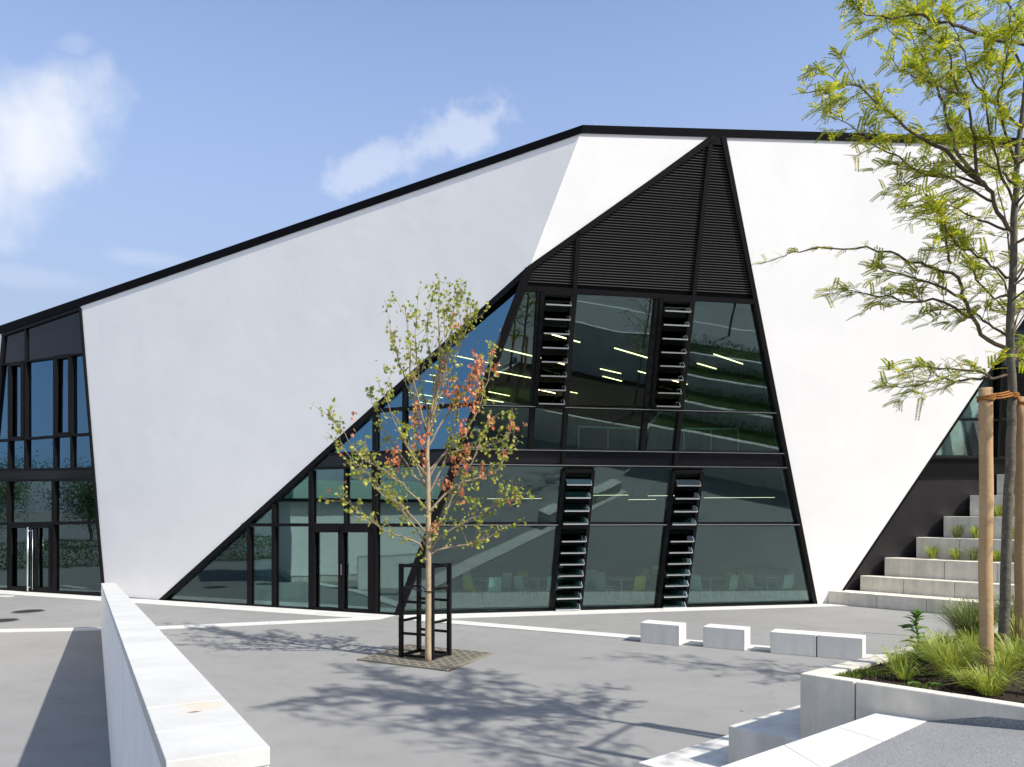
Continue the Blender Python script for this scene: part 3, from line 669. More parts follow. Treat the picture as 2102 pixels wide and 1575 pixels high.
for (Y, zc_, hh) in ((5.05, 1.0, .24), (11.0, .72, .28), (16.0, .62, .28)):
    c = wallpt(Y, zc_); sl.prism([c + wn * .016 + wd * s_ * .02 + Vector((0, 0, t_ * hh / 2)) for s_, t_ in ((-1, -1), (1, -1), (1, 1), (-1, 1))], [c + wn * .006 + wd * s_ * .02 + Vector((0, 0, t_ * hh / 2)) for s_, t_ in ((-1, -1), (1, -1), (1, 1), (-1, 1))])
sl.build('slot', RUBBER, lwall, LO)

# ================================================================== CONCRETE SEAT BLOCKS
bd = Vector((.856, -.517, 0)); bn = Vector((.517, .856, 0))
def block(pxf, pyf, pxr, pyr, h, label, depth=.46):
    a, b = G(pxf, pyf), G(pxr, pyr); 
    e = MB(); e.prism([a, b, b + bn * depth, a + bn * depth], [v + Vector((0, 0, h)) for v in (a, b, b + bn * depth, a + bn * depth)])
    tag(e.build('seat_block', CONCB, None, tuple(a), bevel=.012), label, 'seat block', 'concrete seat blocks in a row')
block(1314.2, 1318.7, 1394.5, 1326.4, .44, 'concrete seat block furthest left in the row, beside the end of the white strip')
block(1442.8, 1328.6, 1528.8, 1336.5, .44, 'free-standing concrete seat block second from left in the row')
block(1581, 1341, 1675, 1349, .44, 'left half of the joined pair of concrete seat blocks')
block(1677, 1349.2, 1771, 1357.5, .44, 'right half of the joined pair of concrete seat blocks, nearest the planter')

# ================================================================== TREE GRATE, GUARD AND YOUNG MAPLE
gc = [G(736, 1356), G(838, 1326), G(1007, 1344), G(921, 1379.5)]
ctr = sum(gc, Vector()) / 4
ex = (gc[2] - gc[1]).normalized(); ey_ = (gc[1] - gc[0]).normalized(); sx_ = (gc[2] - gc[1]).length; sy_ = (gc[1] - gc[0]).length
gr = MB()
def gq(u0, u1, v0, v1, z0=.003, z1=.028):
    P = [gc[0] + ex * (sx_ * a) + ey_ * (sy_ * b) for a, b in ((u0, v0), (u1, v0), (u1, v1), (u0, v1))]
    gr.prism([Vector((p.x, p.y, z0)) for p in P], [Vector((p.x, p.y, z1)) for p in P])
nr = 15; hole = (.36, .64)
for i in range(nr):
    v0 = i / nr; 
    inh = hole[0] < v0 + .5 / nr < hole[1]
    segs_ = [(0, hole[0]), (hole[1], 1)] if inh else [(0, 1)]
    for (ua, ub) in segs_: gq(ua, ub, v0, v0 + .62 / nr)
    nb = 9
    for k in range(nb + 1):
        u = min(.985, k / nb + (.5 / nb if i % 2 else 0)) 
        if inh and hole[0] < u < hole[1] - .02: continue
        gq(max(0, u - .012), min(1, u + .012), v0 + .62 / nr + .0005, (i + 1) / nr - .0005)
for (a, b, c, d) in ((-.012, 0, -.012, 1.012), (1, 1.012, -.012, 1.012), (0, 1, -.012, -.0005), (0, 1, 1.0005, 1.012), (hole[0] - .01, hole[0], hole[0], hole[1]), (hole[1], hole[1] + .01, hole[0], hole[1])): gq(a, b, c, d, .003, .032)
tag(gr.build('tree_grate', GRATE, None, tuple(ctr)), 'square brown metal tree grate set in the asphalt round the young maple', 'tree grate')
pit = MB(); pit.prism([Vector((p.x, p.y, .0005)) for p in gc], [Vector((p.x, p.y, .002)) for p in gc]); tag(pit.build('tree_pit', SOIL, None, tuple(ctr)), 'dark soil showing through the tree grate', None, kind='structure')

guard = empty('tree_guard', (ctr.x, ctr.y, .03), 'black square metal cage guarding the trunk of the young maple', 'tree guard')
GO = (ctr.x, ctr.y, .03)
gp = [G(823.5, 1352), G(860, 1342), G(922, 1348.5), G(887, 1358)]      # left, back, right, front
HT = 1.86
for i, p in enumerate(gp):
    mb = MB(); mb.bar((p.x, p.y, .03), (p.x, p.y, HT), .080, .075, tuple((gp[2] - gp[1]).normalized())); mb.build('post', BLACK, guard, GO, bevel=.006)
for i in range(4):
    a, b = gp[i], gp[(i + 1) % 4]; lev = (HT - .04, 1.20, .62) if i in (0, 2) else (HT - .04, 1.30, .72)
    lev = (HT - .04, 1.38 if i in (0, 2) else 1.12, .74 if i in (0, 2) else .50, .03 + .04)
    for z in lev:
        mb = MB(); mb.bar((a.x, a.y, z), (b.x, b.y, z), .028 if z < HT - .1 else .05, .05); mb.build('rail', BLACK, guard, GO)
tb = G(879, 1360)
ring = MB(); pc = Vector((tb.x, tb.y, 1.36)); ring.tube([pc + Vector((math.cos(a) * .075, math.sin(a) * .075, 0)) for a in [i * math.pi / 6 for i in range(13)]], .014, 6, False)
for p in gp: ring.tube([Vector((p.x, p.y, 1.42)), pc + (Vector((p.x, p.y, 1.36)) - pc) * .2], .014, 5)
ring.build('collar', RUBBER, guard, GO)

def smoothline(pts, n=4):
    out_ = []
    for i in range(len(pts) - 1):
        p0 = pts[max(i - 1, 0)]; p1 = pts[i]; p2 = pts[i + 1]; p3 = pts[min(i + 2, len(pts) - 1)]
        for k in range(n):
            t = k / n; out_.append(.5 * ((2 * p1) + (p2 - p0) * t + (2 * p0 - 5 * p1 + 4 * p2 - p3) * t * t + (3 * p1 - p0 - 3 * p2 + p3) * t ** 3))
    out_.append(pts[-1]); return out_
def rv(s=1.0): return Vector((rnd.gauss(0, s), rnd.gauss(0, s), rnd.gauss(0, s)))

TY = tb.y
maple = empty('young_maple', tuple(tb), 'slim young maple with sparse yellow-green leaves and red leaf clusters inside the black guard', 'tree')
Z6 = lambda p: (660 + p[0] / 2.583, 550 + p[1] / 2.583)
trunk_px = [(879, 1360), (879, 1300), (879.5, 1200), (879.5, 1100), Z6((565, 1100)), Z6((560, 1000)), Z6((568, 850)), Z6((585, 750)), Z6((608, 600)), Z6((625, 450)), Z6((622, 250)), Z6((625, 50))]
tp = smoothline([D(x, y, TY) for x, y in trunk_px], 3)
tp[0].z = .0
mt = MB(); nT = len(tp)
rad = [max(.006, .060 * (1 - i / nT) ** .85 + .004) for i in range(nT)]; mt.tube(tp, rad, 10)
mt.build('trunk', BARK1, maple, tuple(tb), smooth=True)
mbr = [[(530, 1480), (470, 1440), (350, 1405), (260, 1340), (140, 1250), (85, 1215)], [(550, 1470), (510, 1400), (440, 1300), (350, 1190), (260, 1110), (130, 990), (30, 870)],
       [(562, 1290), (480, 1200), (400, 1130), (300, 1060), (170, 960), (110, 850), (45, 780)], [(563, 1170), (500, 1110), (440, 1020), (350, 900), (290, 760), (250, 650)],
       [(565, 1110), (470, 980), (400, 850), (350, 720), (300, 600)], [(565, 900), (520, 750), (450, 620), (400, 460), (370, 350), (335, 170)], [(572, 820), (530, 640), (505, 500), (500, 300), (520, 100)],
       [(570, 880), (480, 600), (470, 430), (440, 200)], [(572, 1520), (640, 1490), (780, 1460), (870, 1440), (1000, 1360)], [(572, 1520), (640, 1420), (760, 1350), (870, 1290), (980, 1230), (1035, 1200)],
       [(570, 1400), (640, 1330), (720, 1180), (800, 1030), (850, 900), (900, 760)], [(565, 1080), (680, 950), (760, 880), (830, 750), (880, 600), (905, 440)], [(565, 950), (650, 800), (730, 700), (790, 600), (840, 480)],
       [(570, 880), (620, 650), (700, 500), (760, 350), (830, 200)], [(590, 740), (640, 500), (680, 350), (700, 220), (740, 110)], [(565, 1120), (640, 1000), (760, 960), (880, 940), (990, 900), (1010, 740)],
       [(567, 1300), (700, 1160), (840, 1110), (930, 1070), (985, 980), (1035, 900)], [(600, 660), (570, 450), (560, 300), (600, 120)], [(610, 600), (690, 420), (770, 300), (790, 200)], [(575, 820), (640, 640), (660, 480), (650, 300), (680, 160)],
       [(567, 1200), (640, 1060), (690, 900), (720, 760), (720, 620)], [(567, 1160), (500, 1040), (490, 900), (500, 760), (520, 640)], [(567, 1420), (480, 1330), (420, 1260), (330, 1210), (240, 1130), (190, 1080)]]
maple_b = MB(); tips = []; lines = []
for bi, bpx in enumerate(mbr):
    dy = rnd.uniform(-1.1, 1.1); k = len(bpx); P = []
    for i, q in enumerate(bpx):
        x, y = Z6(q); P.append(D(x, y, TY + dy * (i / (k - 1)) ** .9))
    P = smoothline(P, 3); P = [p + (rv(.012) if 0 < i < len(P) - 1 else Vector()) for i, p in enumerate(P)]
    r0 = .019 if bi not in (17, 18, 19) else .012
    maple_b.tube(P, [max(.0035, r0 * (1 - i / len(P)) + .003) for i in range(len(P))], 6); lines.append(P)
    ln = len(P)
    for s in range(int(ln * .9)):
        i = rnd.randint(int(ln * .3), ln - 2); a = P[i]; tan = (P[i + 1] - P[i]).normalized()
        d = (tan * .8 + rv(.45) + Vector((0, 0, .35))).normalized(); l = rnd.uniform(.15, .5); Q = [a, a + d * l * .5 + rv(.01), a + d * l + Vector((0, 0, .03))]
        maple_b.tube(Q, [.005, .004, .0025], 4, False); lines.append(Q); 
maple_b.build('branches', TWIG1, maple, tuple(tb))
LEAF = [(0, 0), (.28, -.02), (.24, .2), (.5, .3), (.34, .45), (.4, .72), (.16, .62), (0, 1.0), (-.16, .62), (-.4, .72), (-.34, .45), (-.5, .3), (-.24, .2), (-.28, -.02)]
def add_leaf(mb, p, s, up=None):
    d = (rv(.6) + Vector((0, 0, -.55))).normalized() if up is None else up; x = d.cross(rv(1)).normalized(); nn = d.cross(x)
    vs = [p + x * (a * s * .95) + d * (b * s) + nn * (abs(a) * s * .35) for a, b in LEAF]
    o = len(mb.v); mb.v += [tuple(v) for v in vs]; n = len(LEAF)
    mb.f.append(tuple(o + i for i in range(0, 8))); mb.f.append(tuple([o + 7 + i for i in range(0, n - 7)] + [o]))
ml = MB(); ml.norecalc = True
for P in lines:
    n = max(1, int(len(P) * (.7 if len(P) > 4 else 1.4)))
    for s in range(n):
        i = int(len(P) * (rnd.random() ** .55)); i = min(i, len(P) - 1)
        for q in range(rnd.choice((1, 1, 2, 3))): add_leaf(ml, P[i] + rv(.035), rnd.uniform(.055, .095))
for i in range(int(nT * .55), nT):
    for q in range(6): add_leaf(ml, tp[i] + rv(.08), rnd.uniform(.05, .085))
for (x, y, n, s) in ((885, 1097, 22, .07), (868, 1135, 16, .08), (905, 1070, 10, .06), (965, 1020, 34, .12), (975, 1040, 30, .12), (1030, 940, 16, .1), (1020, 985, 16, .1), (730, 920, 18, .1), (790, 970, 26, .12), (880, 1040, 16, .1), (740, 930, 14, .1), (900, 600, 26, .12), (930, 620, 26, .16), (945, 680, 24, .14), (855, 650, 20, .16), (990, 890, 20, .14), (975, 820, 14, .12), (1045, 845, 8, .05), (1040, 910, 12, .1), (800, 760, 14, .12)):
    for q in range(n): add_leaf(ml, D(x, y, TY + rnd.uniform(-.4, .4)) + rv(s), rnd.uniform(.055, .095))
ml.build('leaves', LEAFG, maple, tuple(tb))
mr_ = MB(); mr_.norecalc = True
for (x, y, n, sx, sz) in ((650, 530, 16, .05, .12), (700, 270, 8, .03, .08), (715, 300, 6, .03, .05), (835, 490, 30, .06, .12), (820, 560, 36, .08, .14), (790, 630, 30, .08, .12), (750, 700, 30, .12, .08), (720, 640, 16, .05, .12), (665, 680, 10, .03, .12), (500, 760, 18, .05, .1), (510, 830, 22, .06, .12), (525, 920, 20, .05, .12), (770, 965, 24, .06, .08),
                        (755, 1030, 20, .05, .12), (700, 1030, 16, .04, .12), (400, 1000, 24, .05, .16), (365, 1010, 12, .04, .12), (860, 1080, 14, .04, .08), (650, 1150, 20, .09, .07), (750, 1190, 10, .05, .07), (595, 1375, 14, .04, .09), (1037, 1210, 8, .03, .05), (1000, 1232, 6, .03, .03),
                        (1010, 815, 6, .02, .05), (1040, 850, 6, .04, .03), (970, 985, 6, .02, .05), (905, 440, 6, .03, .04), (928, 515, 8, .03, .05), (490, 575, 6, .03, .04), (570, 830, 12, .04, .1), (545, 1060, 10, .04, .06), (745, 840, 20, .07, .1), (905, 800, 8, .03, .06), (525, 990, 8, .04, .06), (625, 600, 10, .04, .06), (810, 730, 12, .04, .1), (1075, 820, 3, .02, .02), (103, 985, 2, .01, .01), (128, 1130, 2, .01, .02), (45, 1180, 2, .01, .02), (165, 850, 3, .02, .04), (170, 770, 3, .02, .04)):
    X, Y_ = Z6((x, y))
    for q in range(int(n * 1.2)): add_leaf(mr_, D(X, Y_, TY + rnd.uniform(-.15, .15)) + Vector((rnd.gauss(0, sx), rnd.gauss(0, sx), rnd.gauss(0, sz))), rnd.uniform(.06, .095), (rv(.4) + Vector((0, 0, -1))).normalized())
mr_.build('red_leaves', LEAFR, maple, tuple(tb))

# manhole covers
for (x, y, r, lab) in ((58.4, 1255.7, .42, 'round dark manhole cover nearer to the left doors'), (2, 1275, .42, 'round dark manhole cover cut by the left picture edge')):
    p = G(x, y); e = empty('manhole_cover', (p.x, p.y, 0), lab, 'manhole cover', 'manhole covers'); O_ = (p.x, p.y, 0)
    m = MB(); m.tube([(p.x, p.y, .001), (p.x, p.y, .010)], r * .9, 28); m.build('lid', IRON, e, O_)
    m = MB(); k = 32
    for i in range(k):
        a0, a1 = 2 * math.pi * i / k, 2 * math.pi * (i + 1) / k; P = [(p.x + math.cos(a) * q, p.y + math.sin(a) * q) for a, q in ((a0, r * .91), (a1, r * .91), (a1, r), (a0, r))]
        m.prism([(u, v, .001) for u, v in P], [(u, v, .014) for u, v in P])
    m.build('rim', GRATE, e, O_)
# stray leaves on the asphalt
for (x, y, s, lab) in ((1528, 1460, .07, 'curled dry leaf on the asphalt above the foreground steps'), (1587, 1423, .055, 'small yellow leaf lying in the dappled shade left of the planter'), (781, 1396, .06, 'reddish fallen leaf on the asphalt left of the tree grate'), (1322, 1261, .06, 'brown leaf on the white strip under the right facade')):
    p = G(x, y, .006); m = MB(); m.norecalc = True
    vs = [p + Vector((a * s, b * s * .8 - .3 * s, .01 + .35 * s * abs(a))) for a, b in LEAF]; m.v = [tuple(v) for v in vs]; m.f = [tuple(range(0, 8)), tuple(list(range(7, 14)) + [0])]
    ob_ = m.build('fallen_leaf', DRYL, None, tuple(p)); ob_.location.z = .02; tag(ob_, lab, 'leaf', 'fallen leaves')

# ================================================================== SEATING STEPS AT RIGHT
sd_ = Vector((1.032, -1, 0)).normalized(); sp_ = Vector((-sd_.y, sd_.x, 0)); 
if sp_.y < 0: sp_ = -sp_
lefts = [(1700, 1221.5), (1765, 1182), (1815, 1145), (1880, 1103), (1936, 1060), (1990, 1017), (2045, 974)]
pts = [PB.px(x, y, .02) for x, y in lefts]
steps = empty('seating_steps', tuple(pts[0]), 'flight of tall pale concrete seating steps with grasses, climbing beside the dark wall', 'steps')
SO = tuple(pts[0])
zprev = 0.0; offs = [p.dot(sp_) for p in pts]
STEP = []
for i, p in enumerate(pts):
    z = p.z if i else .40
    tread = (offs[i + 1] - offs[i] if i < 6 else 3.0)
    STEP.append((p, z, offs[i], tread))
for i, (p, z, of, tread) in enumerate(STEP):
    a = Vector((p.x, p.y, 0)); run = 0; j_ = 0; lens = [.0, .95, 1.35, 1.35, 1.35, 1.35, 1.35, 1.35, 1.35, 1.35]
    dshift = rnd.uniform(0, .8); cuts = [0] + [1.0 + dshift + 1.35 * k for k in range(13)]
    depth = min(max(tread, .3), .55) if i > 2 else max(tread, .3)
    z0 = 0 if i == 0 else STEP[i - 1][1] - .1
    mb = MB()
    for k in range(len(cuts) - 1):
        c0, c1 = cuts[k] + (.006 if k else 0), cuts[k + 1] - .006
        f0 = (PB.n.dot(sp_)) ; 
        q = [a + sd_ * c0, a + sd_ * c1, a + sd_ * c1 + sp_ * depth, a + sd_ * c0 + sp_ * depth]
        if k == 0: q[3] = a - sd_ * .15 * depth + sp_ * depth
        mb.prism([Vector((v.x, v.y, z0)) for v in q], [Vector((v.x, v.y, z)) for v in q])
    mb.build('step', CONC, steps, SO, bevel=.008)
    if i > 2:
        e_ = MB(); q = [a - sd_ * .4 + sp_ * (depth + .001), a + sd_ * 17 + sp_ * (depth + .001), a + sd_ * 17 + sp_ * (tread + .3), a - sd_ * .4 + sp_ * (tread + .3)]
        e_.prism([Vector((v.x, v.y, z0)) for v in q], [Vector((v.x, v.y, z - .03)) for v in q]); e_.build('soil_bed', SOIL, steps, SO)

def tuft(name, loc, n, h, spread, m, label, cat='grass', group=None, lean=None, wid=.005, seed=None):
    mb = MB(); mb.norecalc = True; L0 = Vector(loc); ln = lean or Vector((0, 0, 0))
    for _ in range(n):
        a = rnd.uniform(0, 2 * math.pi); r = rnd.random() ** .6; base = L0 + Vector((math.cos(a) * r * spread * .25, math.sin(a) * r * spread * .25, -.01))
        out = Vector((math.cos(a), math.sin(a), 0)) * spread * r * rnd.uniform(.6, 1.4) + ln * rnd.uniform(.5, 1.2); hh = h * rnd.uniform(.55, 1.1)
        side = Vector((-math.sin(a), math.cos(a), 0)) * wid * rnd.uniform(.6, 1.2)
        p1 = base + out * .25 + Vector((0, 0, hh * .55)); p2 = base + out * .62 + Vector((0, 0, hh * .92)); p3 = base + out * 1.15 + Vector((0, 0, hh * rnd.uniform(.65, 1.0)))
        o = len(mb.v); mb.v += [tuple(v) for v in (base - side, base + side, p1 + side * .9, p1 - side * .9, p2 + side * .6, p2 - side * .6, p3)]
        mb.f += [(o, o + 1, o + 2, o + 3), (o + 3, o + 2, o + 4, o + 5), (o + 5, o + 4, o + 6)]
    ob_ = mb.build(name, m, None, tuple(loc)); tag(ob_, label, cat, group); return ob_
# grasses on the steps
for (x, k, lab) in ((1913, 3, 'a'), (1962, 3, 'b'), (1998, 3, 'c'), (2046, 3, 'd'), (2090, 3, 'e'), (1965, 4, 'f'), (2004, 4, 'g'), (2080, 4, 'k'), (2048, 5, 'h'), (2092, 5, 'i'), (2090, 6, 'j')):
    p, z, of, tr_ = STEP[k - 0] if False else STEP[k - 1]
    ofs = of + tr_ - .18                       # just in front of the next riser
    kx = (x - CX) / F; # point with X = kx*Y and dot(sp_) = ofs
    Y = ofs / (kx * sp_.x + sp_.y); X = kx * Y
    tuft('grass_tuft', (X, Y, z), 130, .30 + .12 * rnd.random(), .28, GRASS if rnd.random() < .7 else GRASS2, 'tuft of fine yellow-green grass on the seating steps', 'grass', 'grass tufts on the seating steps', wid=.008)

# ================================================================== FOREGROUND: PLANTER, LANDING, STEPS
uh = Vector((.776, .631, 0)); vh = Vector((.726, -.687, 0))       # uh: away to the right, vh: right and nearer
ZP = 1.413
PC = G(1642, 1382, ZP); PC.z = 0
def PP(a, b, z): v = PC + uh * a + vh * b; return Vector((v.x, v.y, z))
planter = empty('planter', tuple(PC), 'raised concrete planter bed in the right foreground holding the tall tree and grasses', 'planter')
PO = tuple(PC)
def pprism(name, q, z0, z1, mt_, bev=.01, par=None):
    mb = MB(); mb.prism([PP(a, b, z0) for a, b in q], [PP(a, b, z1) for a, b in q]); return mb.build(name, mt_, planter if par is None else par, PO, bevel=bev)
RW = .13
fj = (.0, .505, 6.5)
pprism('front_wall', [(0, 0), (0, .50), (RW, .50), (RW, RW * 0 + .0)], 0, ZP, CONC)
pprism('front_wall', [(0, .512), (0, 6.5), (RW, 6.5), (RW, .512)], 0, ZP, CONC)
for (a, b) in ((RW, .75), (.756, 1.35), (1.356, 2.3), (2.306, 3.6), (3.606, 5.5), (5.506, 7.1), (7.106, 8.4)):
    pprism('side_wall', [(a, 0), (b, 0), (b, .20), (a, .20)], 0, ZP, CONC)
pprism('back_wall', [(8.406, 0), (8.406, 6.5), (8.6, 6.5), (8.6, 0)], 0, ZP, CONC)
so_ = MB(); nxx = 40
for i in range(nxx + 1):
    for k in range(nxx + 1):
        a = RW + (8.4 - RW) * i / nxx; b = .15 + 6.3 * k / nxx; z = ZP - .055 + .05 * mnoise.noise(Vector((a * 2.2, b * 2.2, 0))) + .03 * mnoise.noise(Vector((a * 7, b * 7, 3))) + .04 * min(1, a / 2)
        so_.v.append(tuple(PP(a, b, z)))
for i in range(nxx):
    for k in range(nxx): o = i * (nxx + 1) + k; so_.f.append((o, o + 1, o + nxx + 2, o + nxx + 1))
so_.build('soil', SOIL, planter, PO, smooth=True)
def soilz(a): return ZP - .055 + .04 * min(1, a / 2)

# landing the camera stands on
p1 = G(1480, 1575, 1.165); p2 = G(1803, 1463.5, 1.165)
ldir = (p2 - p1).normalized(); pe = p1 - ldir * 3.1
land = MB()
def LZ(v): return v
s2a = G(1905, 1480, 1.174); s2b = G(1700, 1575, 1.165)
sdir = (s2b - s2a).normalized(); s2e = s2a + sdir * 6.5; s2e.z = 1.165
far = PP(0, .15, 1.15) ; pr = PP(0, 6.2, 1.62); pr2 = Vector((pr.x + 1.5, -6, 1.75)); pl2 = Vector((-3.5, -6, 1.4)); 
top_ = [s2e, s2b, s2a, PP(.0, 1.55, 1.29), pr, pr2, pl2]
land.prism([Vector((v.x, v.y, 0.002)) for v in top_], top_)
tag(land.build('path', ASPH2), 'dark speckled asphalt landing in the right foreground', None, kind='structure')
edge = MB()
# white nosing slabs along the landing edge
def lerp(a, b, t): return a + (b - a) * t
L0, L1_ = p2 + ldir * .02, pe
R0_, R1_ = s2a, s2e
cutsn = [0, .135, .28, .43, .62, .8, 1.0]
eparts = empty('landing_steps', (p1.x, p1.y, 0), 'pale concrete stair in the foreground leading down from the asphalt landing to the forecourt', 'steps')
EO = (p1.x, p1.y, 0)
for i in range(len(cutsn) - 1):
    t0, t1 = cutsn[i] + (.0006 if i else 0), cutsn[i + 1] - .0006
    q = [lerp(L0, L1_, t0), lerp(L0, L1_, t1), lerp(R0_, R1_, t1), lerp(R0_, R1_, t0)]
    mb = MB(); mb.prism([Vector((v.x, v.y, .003)) for v in q], [v + Vector((0, 0, .004)) for v in q]); mb.build('top_slab', STRIP, eparts, EO)
B1 = G(1495, 1490, .8); B2 = G(1310, 1565, .4)
def stepbox(P, z, length, width, nm):
    a = Vector((P.x, P.y, 0)); q = [a, a + uh * length, a + uh * length + vh * width, a + vh * width]
    mb = MB(); mb.prism([Vector((v.x, v.y, 0)) for v in q], [Vector((v.x, v.y, z)) for v in q]); mb.build(nm, CONCB, eparts, EO, bevel=.008)
stepbox(B1, .8, 1.3, 1.46, 'step'); stepbox(B2, .4, 2.4, .66, 'step')

# planting in the planter
def onsoil(px, py, z=ZP - .02): p = G(px, py, z); return (p.x, p.y, z)
GT = [(1845, 1378, 120, .27, .22, 'short bright grass tuft nearest the planter corner, left of the stakes'), (1858, 1392, 70, .18, .2, 'low grass tuft beside the flat weed in the planter'), (1955, 1385, 260, .40, .34, 'large bright green grass clump in the middle of the planter bed'),
      (1930, 1362, 160, .34, .3, 'grass clump behind the large clump in the planter bed'), (2030, 1422, 200, .26, .26, 'spreading grass clump at the foot of the left stake'), (1990, 1410, 110, .22, .2, 'small grass tuft just left of the left stake foot'), (2090, 1370, 200, .36, .3, 'grass clump at the right picture edge behind the trunk'),
      (2000, 1345, 150, .34, .3, 'grass clump behind the left stake'), (2060, 1385, 110, .3, .24, 'grass clump between stake and right picture edge'), (1900, 1345, 90, .22, .24, 'thin grass tuft behind the tall weed'), (2098, 1340, 150, .5, .35, 'tall grass clump at the right picture edge'), (1930, 1330, 60, .25, .3, 'sparse straw-coloured grass by the planter side rim')]
for (x, y, n, h, s, lab) in GT: tuft('grass_tuft', onsoil(x, y), int(n * 1.3), h * .88, s * 1.3, GRASS, lab, 'grass', 'grass tufts in the planter', wid=.0045)
tuft('feather_grass', onsoil(1995, 1318), 1000, .50, .50, GRASS2, 'dense arching clump of darker feather grass behind the left stake', 'grass', 'feather grasses in the planter', wid=.004)
tuft('feather_grass', onsoil(2092, 1312), 800, .55, .5, GRASS2, 'dense dark feather grass clump right of the trunk', 'grass', 'feather grasses in the planter', wid=.004)
# moss cushions
ms = MB(); ms.norecalc = True
for (x, y, s, n) in ((1716, 1384, .10, 260), (1730, 1388, .08, 160), (1765, 1378, .14, 260), (1790, 1376, .1, 200), (1830, 1352, .16, 260), (1868, 1345, .14, 200), (1890, 1408, .08, 90), (1925, 1340, .14, 200)):
    c = Vector(onsoil(x, y, ZP - .02))
    for q in range(n):
        p = c + Vector((rnd.gauss(0, s), rnd.gauss(0, s * .7), 0)); p.z = ZP - .045; 
        if (p - PC).dot(vh) < .16: continue
        if (p - PC).dot(uh) < RW + .01: continue
        t = Vector((rnd.gauss(0, .01), rnd.gauss(0, .01), rnd.uniform(.025, .055))); sd2 = Vector((rnd.gauss(0, 1), rnd.gauss(0, 1), 0)).normalized() * .006
        o = len(ms.v); ms.v += [tuple(p - sd2), tuple(p + sd2), tuple(p + t)]; ms.f.append((o, o + 1, o + 2))
tag(ms.build('moss', MOSS), 'moss and tiny weeds along the planter rim', None, kind='stuff')
# clods
cl = MB()
for q in range(900):
    a = rnd.uniform(RW + .02, 3.2); b = rnd.uniform(.2, 3.0); r = rnd.uniform(.006, .022); c = PP(a, b, soilz(a) + r * .4 + .05 * mnoise.noise(Vector((a * 2.2, b * 2.2, 0))))
    vs = [c + Vector(v) * r * rnd.uniform(.7, 1.3) for v in ((1, 0, 0), (-1, 0, 0), (0, 1, 0), (0, -1, 0), (0, 0, 1), (0, 0, -1))]
    cl.add(vs, [(0, 2, 4), (2, 1, 4), (1, 3, 4), (3, 0, 4), (2, 0, 5), (1, 2, 5), (3, 1, 5), (0, 3, 5)])
tag(cl.build('soil_clods', SOIL), 'loose crumbs of soil and bark on the planter bed', None, kind='stuff')
# the tall weed
wb = Vector(onsoil(1883, 1352)); weed = empty('tall_weed', tuple(wb), 'leafy green thistle-like weed rising from the planter by the side rim', 'plant')
stp = smoothline([wb, wb + Vector((.01, 0, .2)), wb + Vector((-.01, .01, .38)), D(1885, 1262, wb.y)], 4); m = MB(); m.tube(stp, [.010] * (len(stp) - 3) + [.008, .006, .004], 7); m.build('stem', WEED, weed, tuple(wb), smooth=True)
m2 = MB(); st2 = [wb + Vector((.0, 0, .26)), wb + Vector((-.07, 0, .33)), D(1852, 1290, wb.y)]; m2.tube(st2, [.006, .005, .003], 6); m2.build('side_stem', WEED, weed, tuple(wb))
m = MB(); m.norecalc = True
def blade(mb, p, d, l, w_, droop=.4):
    d = d.normalized(); side = d.cross(Vector((0, 0, 1))).normalized() * w_; dn = Vector((0, 0, -1)); K = 6; o = len(mb.v)
    for i in range(K + 1):
        t = i / K; c = p + d * l * t + dn * (droop * l * t * t); ww = math.sin(math.pi * min(.98, t * .9 + .08)) * (1 + .25 * (i % 2)); lift = Vector((0, 0, .3)) * w_ * ww
        mb.v += [tuple(c - side * ww + lift), tuple(c), tuple(c + side * ww + lift)]
    for i in range(K):
        a = o + i * 3; mb.f += [(a, a + 1, a + 4, a + 3), (a + 1, a + 2, a + 5, a + 4)]
for i in range(34):
    t = i / 34; p = stp[min(int(t * len(stp)), len(stp) - 1)]; an = i * 2.4; 
    blade(m, p, Vector((math.cos(an), math.sin(an), .45 + .5 * t)), (.21 - .10 * t) * rnd.uniform(.8, 1.2), .042 - .016 * t, .55 - .3 * t)
for i in range(14):
    p = st2[1].lerp(st2[2], i / 13); an = i * 2.4; blade(m, p, Vector((math.cos(an), math.sin(an), .6)), rnd.uniform(.07, .11), .022, .3)
m.build('leaves', WEED, weed, tuple(wb))
for (x, y, lab) in ((1878, 1403, 'flat-leaved small weed in the bare soil of the planter'), (1922, 1405, 'broad-leaved small weed near the planter front rim')):
    p = Vector(onsoil(x, y, ZP - .03)); m = MB(); m.norecalc = True
    for i in range(7): blade(m, p, Vector((math.cos(i * .9), math.sin(i * .9), .25)), rnd.uniform(.05, .09), .022, .2)
    tag(m.build('small_weed', WEED, None, tuple(p)), lab, 'plant')

